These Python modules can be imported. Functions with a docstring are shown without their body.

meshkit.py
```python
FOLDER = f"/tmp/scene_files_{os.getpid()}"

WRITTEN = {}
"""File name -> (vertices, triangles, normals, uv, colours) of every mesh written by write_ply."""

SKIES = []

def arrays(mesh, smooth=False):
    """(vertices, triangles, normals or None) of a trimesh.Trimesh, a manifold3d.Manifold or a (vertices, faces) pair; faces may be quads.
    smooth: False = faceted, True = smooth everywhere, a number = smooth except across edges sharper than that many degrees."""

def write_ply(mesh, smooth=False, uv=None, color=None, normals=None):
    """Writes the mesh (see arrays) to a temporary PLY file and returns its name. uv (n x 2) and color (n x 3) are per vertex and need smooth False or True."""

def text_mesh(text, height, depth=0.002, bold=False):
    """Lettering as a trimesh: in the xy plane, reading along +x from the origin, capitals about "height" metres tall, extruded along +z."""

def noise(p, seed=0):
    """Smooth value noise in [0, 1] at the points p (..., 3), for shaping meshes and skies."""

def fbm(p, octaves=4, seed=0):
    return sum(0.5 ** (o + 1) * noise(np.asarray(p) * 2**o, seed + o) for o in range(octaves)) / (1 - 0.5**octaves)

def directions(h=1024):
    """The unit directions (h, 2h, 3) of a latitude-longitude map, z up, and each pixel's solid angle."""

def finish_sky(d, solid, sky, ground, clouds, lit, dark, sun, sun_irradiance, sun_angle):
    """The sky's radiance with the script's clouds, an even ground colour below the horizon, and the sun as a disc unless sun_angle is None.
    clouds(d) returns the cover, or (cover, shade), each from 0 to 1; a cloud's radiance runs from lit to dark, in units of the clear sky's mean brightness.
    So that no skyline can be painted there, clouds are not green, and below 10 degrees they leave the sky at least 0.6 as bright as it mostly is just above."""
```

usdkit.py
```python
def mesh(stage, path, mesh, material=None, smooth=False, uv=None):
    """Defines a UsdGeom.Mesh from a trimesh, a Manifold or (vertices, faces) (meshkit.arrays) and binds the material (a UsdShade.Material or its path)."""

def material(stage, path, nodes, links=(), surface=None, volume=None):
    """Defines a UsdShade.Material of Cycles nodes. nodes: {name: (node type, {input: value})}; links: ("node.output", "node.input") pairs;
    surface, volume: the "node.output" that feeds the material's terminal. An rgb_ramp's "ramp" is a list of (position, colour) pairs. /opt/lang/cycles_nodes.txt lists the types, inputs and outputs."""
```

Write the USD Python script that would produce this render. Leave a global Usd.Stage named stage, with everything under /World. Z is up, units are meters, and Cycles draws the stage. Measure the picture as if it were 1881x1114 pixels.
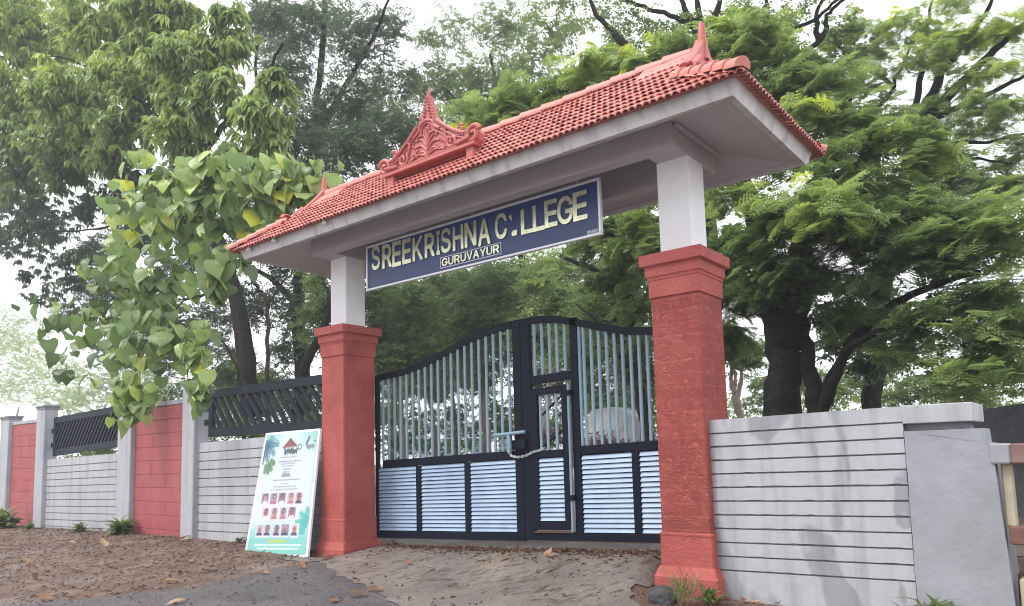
import math, numpy as np, trimesh, usdkit, meshkit
from pxr import Usd, UsdGeom, UsdLux, UsdShade, Gf, Sdf, Vt
from scipy.spatial import Delaunay
from shapely.geometry import Polygon, Point
from shapely import prepare, contains_xy

stage = Usd.Stage.CreateInMemory()
UsdGeom.SetStageUpAxis(stage, 'Z')
UsdGeom.Xform.Define(stage, '/World')
LK = '/World/Looks'

# ------------------------------------------------------------------ camera
YAW, PITCH, ROLL = 0.65707, 0.10132, -0.02908
CAM = np.array([2.9174, -6.2312, 1.3152])
fw = np.array([-math.sin(YAW)*math.cos(PITCH), math.cos(YAW)*math.cos(PITCH), math.sin(PITCH)])
rt = np.array([math.cos(YAW), math.sin(YAW), 0.0]); up = np.cross(rt, fw)
c_, s_ = math.cos(ROLL), math.sin(ROLL)
rt, up = c_*rt + s_*up, -s_*rt + c_*up
cam = UsdGeom.Camera.Define(stage, '/World/camera')
cam.CreateHorizontalApertureAttr(36.0); cam.CreateVerticalApertureAttr(36.0*606/1024)
cam.CreateFocalLengthAttr(25.3424)
cam.CreateHorizontalApertureOffsetAttr(-0.6542); cam.CreateVerticalApertureOffsetAttr(2.6406)
cam.CreateClippingRangeAttr(Gf.Vec2f(0.05, 5000))
M4 = np.eye(4); M4[0, :3], M4[1, :3], M4[2, :3], M4[3, :3] = rt, up, -fw, CAM
cam.AddTransformOp().Set(Gf.Matrix4d(M4.tolist()))
cam.CreateExposureAttr(1.12)

# ------------------------------------------------------------------ overcast sky and veiled sun
SUN_AZ, SUN_EL = math.radians(215), math.radians(52)   # from the street side, a little to the left of the gate
sun_dir = np.array([math.sin(SUN_AZ)*math.cos(SUN_EL), math.cos(SUN_AZ)*math.cos(SUN_EL), math.sin(SUN_EL)])
dome = UsdLux.DomeLight.Define(stage, '/World/sky')
dome.GetPrim().SetCustomDataByKey('kind', 'structure')
skymat = usdkit.material(stage, LK+'/sky', {
    'sky': ('sky_texture', {'sky_type': 'single_scattering', 'sun_disc': False, 'sun_elevation': SUN_EL, 'sun_rotation': SUN_AZ, 'aerosol_density': 2.5}),
    'geo': ('texture_coordinate', {}),
    'n': ('noise_texture', {'scale': 2.2, 'detail': 5.0, 'roughness': 0.55}),
    'r': ('rgb_ramp', {'ramp': [(0.0, (0.80, 0.80, 0.80)), (0.45, (0.93, 0.93, 0.93)), (1.0, (1, 1, 1))]}),
    'cl': ('rgb_ramp', {'ramp': [(0.3, (9.0*0.90, 9.0*0.92, 9.0*0.98)), (0.7, (9.0*1.04, 9.0*1.05, 9.0*1.09))]}),
    'm': ('mix_color', {'use_clamp': False}),
    'b': ('background_shader', {'strength': 0.1})},
    [('geo.generated', 'n.vector'), ('n.fac', 'r.fac'), ('n.fac', 'cl.fac'), ('r.color', 'm.fac'), ('sky.color', 'm.a'), ('cl.color', 'm.b'), ('m.result', 'b.color')], surface='b.background')
UsdShade.MaterialBindingAPI.Apply(dome.GetPrim()).Bind(skymat)
sun = UsdLux.DistantLight.Define(stage, '/World/sun')
sun.CreateIntensityAttr(0.4); sun.CreateAngleAttr(25.0); sun.CreateNormalizeAttr(True); sun.CreateColorAttr(Gf.Vec3f(1.0, 0.97, 0.92))
z_ = sun_dir/np.linalg.norm(sun_dir); x_ = np.cross([0, 0, 1.0], z_); x_ /= np.linalg.norm(x_); y_ = np.cross(z_, x_)
S4 = np.eye(4); S4[0, :3], S4[1, :3], S4[2, :3] = x_, y_, z_
sun.AddTransformOp().Set(Gf.Matrix4d(S4.tolist()))

# ------------------------------------------------------------------ helpers
def fresh(parent, name):
    base, k, path = name, 0, f'{parent}/{name}'
    while stage.GetPrimAtPath(path):
        k += 1; path = f'{parent}/{base}_{k:03d}'
    return path
COUNT = {}
def fresh(parent, name):
    k = COUNT.get((parent, name), 0); COUNT[(parent, name)] = k+1
    return f'{parent}/{name}' if k == 0 else f'{parent}/{name}_{k:03d}'
def tag(prim, label=None, cat=None, group=None, kind=None):
    prim = prim.GetPrim() if hasattr(prim, 'GetPrim') else prim
    for k, v in (('label', label), ('category', cat), ('group', group), ('kind', kind)):
        if v: prim.SetCustomDataByKey(k, v)
    return prim
def thing(name, label, cat, group=None, loc=None):
    x = UsdGeom.Xform.Define(stage, fresh('/World', name))
    if loc is not None: x.AddTranslateOp().Set(Gf.Vec3d(*map(float, loc)))
    return tag(x, label, cat, group)
def part(parent, name, mesh, mat, smooth=False, label=None, kind=None, tone=None, col=None):
    base = '/World' if parent is None else str(parent.GetPath())
    m = usdkit.mesh(stage, fresh(base, name), mesh, mat, smooth=smooth)
    if tone is not None:
        UsdGeom.PrimvarsAPI(m).CreatePrimvar('tone', Sdf.ValueTypeNames.FloatArray, 'vertex').Set(Vt.FloatArray.FromNumpy(np.asarray(tone, np.float32)))
    if col is not None:
        UsdGeom.PrimvarsAPI(m).CreatePrimvar('ink', Sdf.ValueTypeNames.Color3fArray, 'vertex').Set(Vt.Vec3fArray.FromNumpy(np.asarray(col, np.float32)))
    p = m.GetPrim()
    if label or kind: tag(p, label=label, kind=kind)
    return p
def solo(name, mesh, mat, label, cat, group=None, kind=None, smooth=False, **kw):
    return tag(part(None, name, mesh, mat, smooth, **kw), label, cat, group, kind)

def sm(a, b, x):
    t = np.clip((np.asarray(x, float)-a)/(b-a), 0, 1); return t*t*(3-2*t)
def join(ms):
    V, F, n = [], [], 0
    for v, f in ms:
        v = np.asarray(v, float); f = np.asarray(f, int)
        if f.shape[1] == 4: f = np.vstack([f[:, [0, 1, 2]], f[:, [0, 2, 3]]])
        V.append(v); F.append(f+n); n += len(v)
    return np.vstack(V), np.vstack(F)
def tm(m): return np.asarray(m.vertices), np.asarray(m.faces)
def hull(pts):
    m = trimesh.Trimesh(np.asarray(pts, float)).convex_hull; return tm(m)
def box(x0, x1, y0, y1, z0, z1, c=0.0, tilt=0.0, tx=0.0):
    "axis-aligned box, chamfered by c; tilt lifts z with x (a rail that follows a slope)"
    if c <= 0:
        v = np.array([[x, y, z] for x in (x0, x1) for y in (y0, y1) for z in (z0, z1)], float)
        f = np.array([[0, 1, 3, 2], [4, 6, 7, 5], [0, 4, 5, 1], [2, 3, 7, 6], [0, 2, 6, 4], [1, 5, 7, 3]])
        f = np.vstack([f[:, [0, 1, 2]], f[:, [0, 2, 3]]])
    else:
        pts = []
        for x, sx in ((x0, 1), (x1, -1)):
            for y, sy in ((y0, 1), (y1, -1)):
                for z, sz in ((z0, 1), (z1, -1)):
                    pts += [(x, y+sy*c, z+sz*c), (x+sx*c, y, z+sz*c), (x+sx*c, y+sy*c, z)]
        v, f = hull(pts)
    v = v.copy(); v[:, 2] += tilt*(v[:, 0]-tx)
    return v, f
def tube(path, r, n=8, cap=True):
    P = np.asarray(path, float); R = np.broadcast_to(np.asarray(r, float), (len(P),))
    T = np.gradient(P, axis=0); T /= np.maximum(np.linalg.norm(T, axis=1, keepdims=True), 1e-9)
    a = np.array([0, 0, 1.0]) if abs(T[0][2]) < .9 else np.array([1.0, 0, 0])
    V = []
    N = np.cross(T[0], a); N /= np.linalg.norm(N)
    for k in range(len(P)):
        N = N-T[k]*(N@T[k]); N /= max(np.linalg.norm(N), 1e-9); B = np.cross(T[k], N)
        an = np.linspace(0, 2*np.pi, n, endpoint=False)
        V.append(P[k]+R[k]*(np.cos(an)[:, None]*N+np.sin(an)[:, None]*B))
    V = np.vstack(V); F = []
    i = np.arange(n); j = (i+1) % n
    for k in range(len(P)-1):
        F.append(np.stack([k*n+i, k*n+j, (k+1)*n+j, (k+1)*n+i], 1))
    F = np.vstack(F); F = np.vstack([F[:, [0, 1, 2]], F[:, [0, 2, 3]]])
    if cap:
        m = len(V); V = np.vstack([V, P[0], P[-1]])
        F = np.vstack([F, np.stack([j, i, np.full(n, m)], 1), np.stack([(len(P)-1)*n+i, (len(P)-1)*n+j, np.full(n, m+1)], 1)])
    return V, F
def smooth_path(pts, k=6):
    P = np.asarray(pts, float)
    if len(P) < 3: return np.linspace(P[0], P[-1], k+1)
    Q = np.vstack([2*P[0]-P[1], P, 2*P[-1]-P[-2]]); out = []
    for i in range(1, len(Q)-2):
        t = np.linspace(0, 1, k, endpoint=False)[:, None]
        a, b, c, d = Q[i-1], Q[i], Q[i+1], Q[i+2]
        out.append(.5*((2*b)+(c-a)*t+(2*a-5*b+4*c-d)*t*t+(-a+3*b-3*c+d)*t**3))
    return np.vstack(out+[P[-1:]])
def extrude_xz(poly, y0, y1):
    "polygon in the xz plane, extruded from y0 to y1"
    v, f = tm(trimesh.creation.extrude_polygon(poly, 1.0, engine='earcut'))
    w = np.stack([v[:, 0], y0+(y1-y0)*v[:, 2], v[:, 1]], 1)
    return w, (f[:, ::-1] if y1 > y0 else f)
def ringloft(rings):
    "rings of equal length, bottom to top, closed with fans"
    n = len(rings[0]); V = np.vstack(rings); F = []
    i = np.arange(n); j = (i+1) % n
    for k in range(len(rings)-1): F.append(np.stack([k*n+i, k*n+j, (k+1)*n+j, (k+1)*n+i], 1))
    F = np.vstack(F); F = np.vstack([F[:, [0, 1, 2]], F[:, [0, 2, 3]]])
    b, t = np.mean(rings[0], 0), np.mean(rings[-1], 0); m = len(V)
    V = np.vstack([V, b, t]); e = (len(rings)-1)*n
    F = np.vstack([F, np.stack([j, i, np.full(n, m)], 1), np.stack([e+i, e+j, np.full(n, m+1)], 1)])
    return V, F

# ------------------------------------------------------------------ materials
def paint(name, col, rough=0.6, var=0.12, vs=3.0, bump=0.0, bs=60.0, bdist=0.004, spec=0.4, metal=0.0, streak=0.0, dirt=None, dirtamt=0.0, bdetail=4.0):
    lo = tuple(max(0, c*(1-var)) for c in col); hi = tuple(min(1, c*(1+var)) for c in col)
    nodes = {'g': ('geometry', {}), 'n': ('noise_texture', {'scale': vs, 'detail': 6.0, 'roughness': 0.6}),
             'r': ('rgb_ramp', {'ramp': [(0.3, lo), (0.7, hi)]}), 'p': ('principled_bsdf', {'roughness': rough, 'specular_ior_level': spec, 'metallic': metal})}
    links = [('g.position', 'n.vector'), ('n.fac', 'r.fac')]
    last = 'r.color'
    if streak > 0:      # rain streaks: noise stretched along z
        nodes |= {'mp': ('mapping', {'scale': (7.0, 7.0, 0.5)}), 'sn': ('noise_texture', {'scale': 1.0, 'detail': 4.0}),
                  'sr': ('rgb_ramp', {'ramp': [(0.48, (1, 1, 1)), (0.68, (1-streak, 1-streak, 1-streak*0.95))]}), 'sm': ('mix_color', {'blend_type': 'multiply', 'fac': 1.0})}
        links += [('g.position', 'mp.vector'), ('mp.vector', 'sn.vector'), ('sn.fac', 'sr.fac'), (last, 'sm.a'), ('sr.color', 'sm.b')]; last = 'sm.result'
    if dirt is not None:
        nodes |= {'dn': ('noise_texture', {'scale': 1.6, 'detail': 8.0, 'roughness': 0.7}), 'dr': ('rgb_ramp', {'ramp': [(0.45, (0, 0, 0)), (0.75, (dirtamt,)*3)]}), 'dm': ('mix_color', {'b': dirt})}
        links += [('g.position', 'dn.vector'), ('dn.fac', 'dr.fac'), ('dr.color', 'dm.fac'), (last, 'dm.a')]; last = 'dm.result'
    links.append((last, 'p.base_color'))
    if bump > 0:
        nodes |= {'bn': ('noise_texture', {'scale': bs, 'detail': bdetail, 'roughness': 0.6}), 'b': ('bump', {'strength': bump, 'distance': bdist})}
        links += [('g.position', 'bn.vector'), ('bn.fac', 'b.height'), ('b.normal', 'p.normal')]
    return usdkit.material(stage, f'{LK}/{name}', nodes, links, surface='p.BSDF')

def leafmat(name, ramp, rough=0.45, trans=0.35, spec=0.4):
    nodes = {'a': ('attribute', {'attribute': 'tone'}), 'r': ('rgb_ramp', {'ramp': ramp}),
             'p': ('principled_bsdf', {'roughness': rough, 'specular_ior_level': spec}), 't': ('translucent_bsdf', {}), 'h': ('hsv', {'saturation': 1.1, 'value': 1.5}), 'm': ('mix_closure', {'fac': trans})}
    return usdkit.material(stage, f'{LK}/{name}', nodes, [('a.fac', 'r.fac'), ('r.color', 'p.base_color'), ('r.color', 'h.color'), ('h.color', 't.color'), ('p.BSDF', 'm.closure1'), ('t.BSDF', 'm.closure2')], surface='m.closure')

RED = (0.325, 0.074, 0.063)
m_tile = paint('tile_red', (0.47, 0.158, 0.132), 0.45, 0.16, 5.0, 0.3, 90, 0.003, dirt=(0.33, 0.12, 0.09), dirtamt=0.35)
m_orn = paint('ornament_red', (0.38, 0.098, 0.088), 0.5, 0.10, 8.0, 0.25, 120, 0.003)
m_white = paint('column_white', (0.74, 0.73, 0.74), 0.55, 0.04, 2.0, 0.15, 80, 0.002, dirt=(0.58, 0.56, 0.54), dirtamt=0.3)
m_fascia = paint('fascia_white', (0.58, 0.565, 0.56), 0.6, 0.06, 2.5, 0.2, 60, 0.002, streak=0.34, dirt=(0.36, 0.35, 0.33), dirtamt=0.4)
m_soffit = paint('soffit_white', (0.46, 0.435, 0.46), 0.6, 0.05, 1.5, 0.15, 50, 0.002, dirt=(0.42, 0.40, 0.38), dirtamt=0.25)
m_grey = paint('wall_grey', (0.335, 0.34, 0.36), 0.6, 0.10, 1.2, 0.35, 45, 0.003, streak=0.22, dirt=(0.30, 0.30, 0.31), dirtamt=0.45)
m_greypost = paint('post_grey', (0.32, 0.33, 0.355), 0.6, 0.08, 1.6, 0.3, 45, 0.003, streak=0.28, dirt=(0.34, 0.34, 0.34), dirtamt=0.4)
m_greycap = paint('post_cap_grey', (0.20, 0.205, 0.22), 0.7, 0.12, 2.0, 0.3, 45, 0.003)
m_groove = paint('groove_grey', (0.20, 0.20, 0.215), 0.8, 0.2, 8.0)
m_pier = paint('pier_grey', (0.225, 0.232, 0.25), 0.65, 0.14, 1.6, 0.5, 12, 0.012, dirt=(0.30, 0.315, 0.34), dirtamt=0.35)
m_dark = paint('steel_dark', (0.004, 0.006, 0.015), 0.5, 0.2, 6.0, 0.1, 120, 0.001, spec=0.12)
m_grille = paint('grille_dark', (0.012, 0.015, 0.024), 0.55, 0.2, 6.0, 0.1, 120, 0.001, spec=0.15)
m_bar = paint('bar_blue', (0.165, 0.25, 0.315), 0.4, 0.08, 6.0, spec=0.5)
m_slat = paint('slat_pale_blue', (0.26, 0.355, 0.475), 0.38, 0.10, 3.0, spec=0.45, dirt=(0.13, 0.185, 0.32), dirtamt=0.75)
m_sign = paint('sign_blue', (0.006, 0.024, 0.110), 0.34, 0.10, 2.0, spec=0.5)
m_alu = paint('sign_frame', (0.62, 0.62, 0.64), 0.35, 0.05, 5.0, metal=0.3)
m_letter = usdkit.material(stage, LK+'/letter_brass', {'g': ('geometry', {}), 'n': ('noise_texture', {'scale': 14.0, 'detail': 5.0, 'roughness': 0.65}),
    'r': ('rgb_ramp', {'ramp': [(0.3, (0.40, 0.40, 0.25)), (0.55, (0.60, 0.60, 0.41)), (0.75, (0.72, 0.72, 0.55))]}), 'p': ('principled_bsdf', {'metallic': 0.75, 'roughness': 0.24})},
    [('g.position', 'n.vector'), ('n.fac', 'r.fac'), ('r.color', 'p.base_color')], surface='p.BSDF')
m_chain = paint('chain_steel', (0.55, 0.55, 0.56), 0.3, 0.1, 30.0, metal=0.9)
m_rust = paint('rust', (0.085, 0.045, 0.032), 0.8, 0.3, 20.0)
m_board = paint('poster_board', (0.66, 0.67, 0.70), 0.5, 0.03, 4.0)
m_dirt = paint('courtyard_soil', (0.13, 0.105, 0.075), 0.9, 0.3, 1.5, 0.6, 30, 0.02)
m_white_cone = paint('cone_white', (0.85, 0.85, 0.86), 0.3, 0.02)
m_stone = paint('black_stone', (0.045, 0.048, 0.055), 0.6, 0.35, 30.0, 0.9, 60, 0.01)
m_bark = paint('bark_dark', (0.016, 0.014, 0.014), 0.95, 0.5, 7.0, 1.0, 22, 0.04, spec=0.1)
m_bark2 = paint('bark_brown', (0.16, 0.12, 0.095), 0.9, 0.3, 5.0, 0.8, 30, 0.015)
m_barkpale = paint('bark_pale', (0.26, 0.21, 0.18), 0.9, 0.25, 5.0, 0.7, 30, 0.01)
m_print = usdkit.material(stage, LK+'/poster_print', {'a': ('attribute', {'attribute': 'ink'}), 'p': ('principled_bsdf', {'roughness': 0.35, 'specular_ior_level': 0.4})}, [('a.color', 'p.base_color')], surface='p.BSDF')

def red_stucco(name, stamped):
    nodes = {'g': ('geometry', {}), 'sx': ('separate_xyz', {}), 'ad': ('math', {'math_type': 'add'}), 'cv': ('combine_xyz', {}),
        'vn': ('noise_texture', {'scale': 2.3, 'detail': 8.0, 'roughness': 0.65}), 'r': ('rgb_ramp', {'ramp': [(0.28, tuple(c*0.72 for c in RED)), (0.5, RED), (0.72, (RED[0]*1.14, RED[1]*1.35, RED[2]*1.4))]}),
        'n': ('noise_texture', {'scale': 30.0, 'detail': 3.0, 'roughness': 0.55, 'distortion': 0.6}), 'b': ('bump', {'strength': 0.8, 'distance': 0.014 if stamped else 0.013}), 'p': ('principled_bsdf', {'roughness': 0.6, 'specular_ior_level': 0.2})}
    links = [('g.position', 'sx.vector'), ('sx.x', 'ad.value1'), ('sx.y', 'ad.value2'), ('ad.value', 'cv.x'), ('sx.z', 'cv.y'), ('g.position', 'vn.vector'), ('vn.fac', 'r.fac'), ('r.color', 'p.base_color'), ('g.position', 'n.vector'), ('b.normal', 'p.normal')]
    if stamped:         # trowel-stamped courses: wavy scribbles inside each stamp, plain joints between
        nodes |= {'br': ('brick_texture', {'scale': 1.0, 'brick_width': 0.22, 'row_height': 0.1165, 'mortar_size': 0.016, 'mortar_smooth': 1.0, 'color1': (1, 1, 1), 'color2': (0.75, 0.75, 0.75), 'mortar': (0.42, 0.42, 0.42), 'offset': 0.35}),
            'mp': ('mapping', {'rotation': (0, 0, 0.7), 'scale': (0.8, 1.25, 1)}), 'w': ('noise_texture', {'scale': 15.0, 'detail': 1.5, 'roughness': 0.4, 'distortion': 2.2}),
            'wc': ('rgb_ramp', {'ramp': [(0.0, (0.0,)*3), (0.34, (0.0,)*3), (0.40, (1, 1, 1)), (0.45, (0.0,)*3), (0.52, (0.9,)*3), (0.57, (0.0,)*3), (0.64, (0.8,)*3), (0.70, (0.0,)*3), (1.0, (0.0,)*3)]}), 'mu': ('math', {'math_type': 'multiply'}), 'sc': ('math', {'math_type': 'multiply', 'value2': 0.25}), 'a2': ('math', {'math_type': 'add'})}
        links += [('cv.vector', 'br.vector'), ('cv.vector', 'mp.vector'), ('mp.vector', 'w.vector'), ('w.fac', 'wc.fac'), ('wc.color', 'mu.value1'), ('br.color', 'mu.value2'), ('n.fac', 'sc.value1'), ('sc.value', 'a2.value1'), ('mu.value', 'a2.value2'), ('a2.value', 'b.height')]
    else:
        links.append(('n.fac', 'b.height'))
    return usdkit.material(stage, f'{LK}/{name}', nodes, links, surface='p.BSDF')
m_red = red_stucco('stucco_red', False)
m_redstamp = red_stucco('stucco_red_stamped', True)
m_redblock = paint('block_red', (0.29, 0.062, 0.066), 0.65, 0.16, 2.5, 0.6, 50, 0.006, dirt=(0.34, 0.11, 0.105), dirtamt=0.5)
m_redjoint = paint('block_joint', (0.37, 0.13, 0.125), 0.8, 0.15, 5.0)

# ------------------------------------------------------------------ ground
def gz(x, y):
    x = np.asarray(x, float); y = np.asarray(y, float)
    base = -0.05*sm(-1.0, -3.0, y) - 0.10*sm(-9.5, -17.0, x) + 0.04*sm(-3.0, -6.0, x)*sm(-1.6, -0.4, y)
    inner = 0.11 + 0.040*np.clip(x+4.8, -0.5, 5.0)
    ramp = sm(-1.25, 0.15, y)*inner*sm(-5.0, -4.45, x)*(1-sm(-0.50, -0.22, x)*sm(0.25, 0.0, y))
    back = inner*sm(0.1, 0.6, y)
    h = base + np.maximum(ramp, back)
    h = h + 0.018*(meshkit.fbm(np.stack([x*1.3, y*1.3, 0*x], -1), 3, 5)-.5)*sm(0.6, 0.2, y)
    return h
def sheet(xs, ys, lift):
    X, Y = np.meshgrid(xs, ys); V = np.stack([X, Y, gz(X, Y)+lift], -1).reshape(-1, 3)
    n, m = len(ys), len(xs); i = np.arange(n*m).reshape(n, m)
    q = np.stack([i[:-1, :-1], i[:-1, 1:], i[1:, 1:], i[1:, :-1]], -1).reshape(-1, 4)
    return V, np.vstack([q[:, [0, 1, 2]], q[:, [0, 2, 3]]])
def drape(poly_pts, step, lift, jit=0.05, seed=1):
    rng = np.random.default_rng(seed)
    P = np.asarray(poly_pts, float); P = np.vstack([P, P[:1]])
    L = np.r_[0, np.cumsum(np.linalg.norm(np.diff(P, axis=0), axis=1))]
    s = np.arange(0, L[-1], step*0.7); B = np.stack([np.interp(s, L, P[:, k]) for k in (0, 1)], 1)
    B += jit*(np.stack([meshkit.fbm(np.stack([B[:, 0]*5, B[:, 1]*5, 0*s+k*9], -1), 6, seed+k) for k in (0, 1)], 1)-.5)*2.6
    pg = Polygon(B).buffer(0)
    if pg.geom_type != 'Polygon': pg = max(pg.geoms, key=lambda g: g.area)
    B = np.array(pg.exterior.coords)[:-1]
    x0, y0, x1, y1 = pg.bounds
    G = np.stack(np.meshgrid(np.arange(x0, x1, step), np.arange(y0, y1, step)), -1).reshape(-1, 2)+rng.uniform(-.2, .2, (1, 2))*step
    G = G[contains_xy(pg.buffer(-step*.4), G[:, 0], G[:, 1])]
    A = np.vstack([B, G]); T = Delaunay(A).simplices; c = A[T].mean(1)
    T = T[contains_xy(pg, c[:, 0], c[:, 1])]
    u = np.cross(A[T[:, 1]]-A[T[:, 0]], A[T[:, 2]]-A[T[:, 0]]); T[u < 0] = T[u < 0][:, ::-1]
    return np.column_stack([A, gz(A[:, 0], A[:, 1])+lift]), T

def groundmat(name, cols, scale, rough, bump, bs, bdist, fine=60.0, fineamt=0.35, wet=0.0):
    nodes = {'g': ('geometry', {}), 'n': ('noise_texture', {'scale': scale, 'distortion': 0.3, 'detail': 9.0, 'roughness': 0.68}), 'r': ('rgb_ramp', {'ramp': cols}),
        'f': ('noise_texture', {'scale': fine, 'detail': 4.0, 'roughness': 0.7}), 'fr': ('rgb_ramp', {'ramp': [(0.3, (1-fineamt,)*3), (0.7, (1+fineamt,)*3)]}), 'mm': ('mix_color', {'blend_type': 'multiply', 'fac': 1.0, 'use_clamp': False}),
        'wn': ('noise_texture', {'scale': 0.9, 'detail': 5.0}), 'wr': ('rgb_ramp', {'ramp': [(0.5, (rough,)*3), (0.62, (rough*(1-wet),)*3)]}),
        'b1': ('noise_texture', {'scale': bs, 'detail': 6.0, 'roughness': 0.7}), 'b': ('bump', {'strength': bump, 'distance': bdist}), 'p': ('principled_bsdf', {'specular_ior_level': 0.4})}
    return usdkit.material(stage, f'{LK}/{name}', nodes, [('g.position', 'n.vector'), ('n.fac', 'r.fac'), ('g.position', 'f.vector'), ('f.fac', 'fr.fac'), ('r.color', 'mm.a'), ('fr.color', 'mm.b'), ('mm.result', 'p.base_color'),
        ('g.position', 'wn.vector'), ('wn.fac', 'wr.fac'), ('wr.color', 'p.roughness'), ('g.position', 'b1.vector'), ('b1.fac', 'b.height'), ('b.normal', 'p.normal')], surface='p.BSDF')
m_soil = groundmat('wet_soil', [(0.3, (0.058, 0.037, 0.030)), (0.45, (0.115, 0.070, 0.051)), (0.57, (0.165, 0.108, 0.080)), (0.72, (0.225, 0.170, 0.142))], 2.2, 0.75, 1.0, 28, 0.03, 60, 0.7, 0.6)
m_asph = groundmat('asphalt', [(0.3, (0.056, 0.053, 0.058)), (0.48, (0.088, 0.082, 0.088)), (0.62, (0.112, 0.100, 0.097)), (0.75, (0.155, 0.125, 0.108))], 1.6, 0.65, 1.0, 60, 0.02, 55, 1.0, 0.4)
m_conc = groundmat('ramp_concrete', [(0.28, (0.085, 0.073, 0.066)), (0.42, (0.13, 0.110, 0.098)), (0.56, (0.165, 0.140, 0.122)), (0.66, (0.21, 0.170, 0.135)), (0.78, (0.27, 0.21, 0.15))], 1.1, 0.62, 0.35, 45, 0.006, 60, 0.5, 0.5)
xs = np.unique(np.r_[-80, -60, -40, np.arange(-26, 6.01, 0.12), 8, 12, 20, 40, 60])
ys = np.unique(np.r_[-40, -25, -15, np.arange(-9, 2.01, 0.12), np.arange(2.5, 12, 0.8), 16, 24, 40, 70])
tag(part(None, 'ground', sheet(xs, ys, 0.0), m_soil, True), kind='structure')
ASPH = [(-60, -6.5), (-20, -5.0), (-11.0, -4.3), (-8.0, -4.0), (-5.86, -3.66), (-5.52, -3.34), (-5.26, -3.04), (-5.12, -2.73), (-4.99, -2.43), (-4.91, -2.03), (-4.86, -1.65), (-4.81, -1.21), (-4.80, -0.86), (-4.75, -0.62), (-4.2, -0.80), (-3.06, -1.28), (-2.4, -1.55), (-1.93, -1.8), (-1.0, -2.2), (0.4, -2.3), (8, -2.6), (40, -2.8), (40, -14), (-60, -14)]
tag(part(None, 'road', drape(ASPH, 0.28, 0.004, 0.10, 3), m_asph, True), kind='structure')
RAMP = [(-5.55, -0.62), (-5.0, -0.50), (-4.78, -0.20), (-4.80, 0.25), (-4.79, 0.9), (-0.25, 0.9), (-0.25, 0.2), (-0.30, -0.28), (-0.42, -0.62), (-0.10, -0.95), (0.7, -1.25), (1.6, -1.9), (0.4, -2.45), (-1.0, -2.35), (-1.93, -1.9), (-2.4, -1.65), (-3.06, -1.38), (-4.2, -0.90), (-4.75, -0.72), (-5.25, -0.82)]
tag(part(None, 'ramp_paving', drape(RAMP, 0.07, 0.010, 0.11, 8), m_conc, True), kind='structure')
tag(part(None, 'courtyard', drape([(-30, 1.2), (20, 1.2), (30, 45), (-40, 45)], 1.2, 0.006, 0.1, 4), m_dirt, True), kind='structure')
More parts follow.
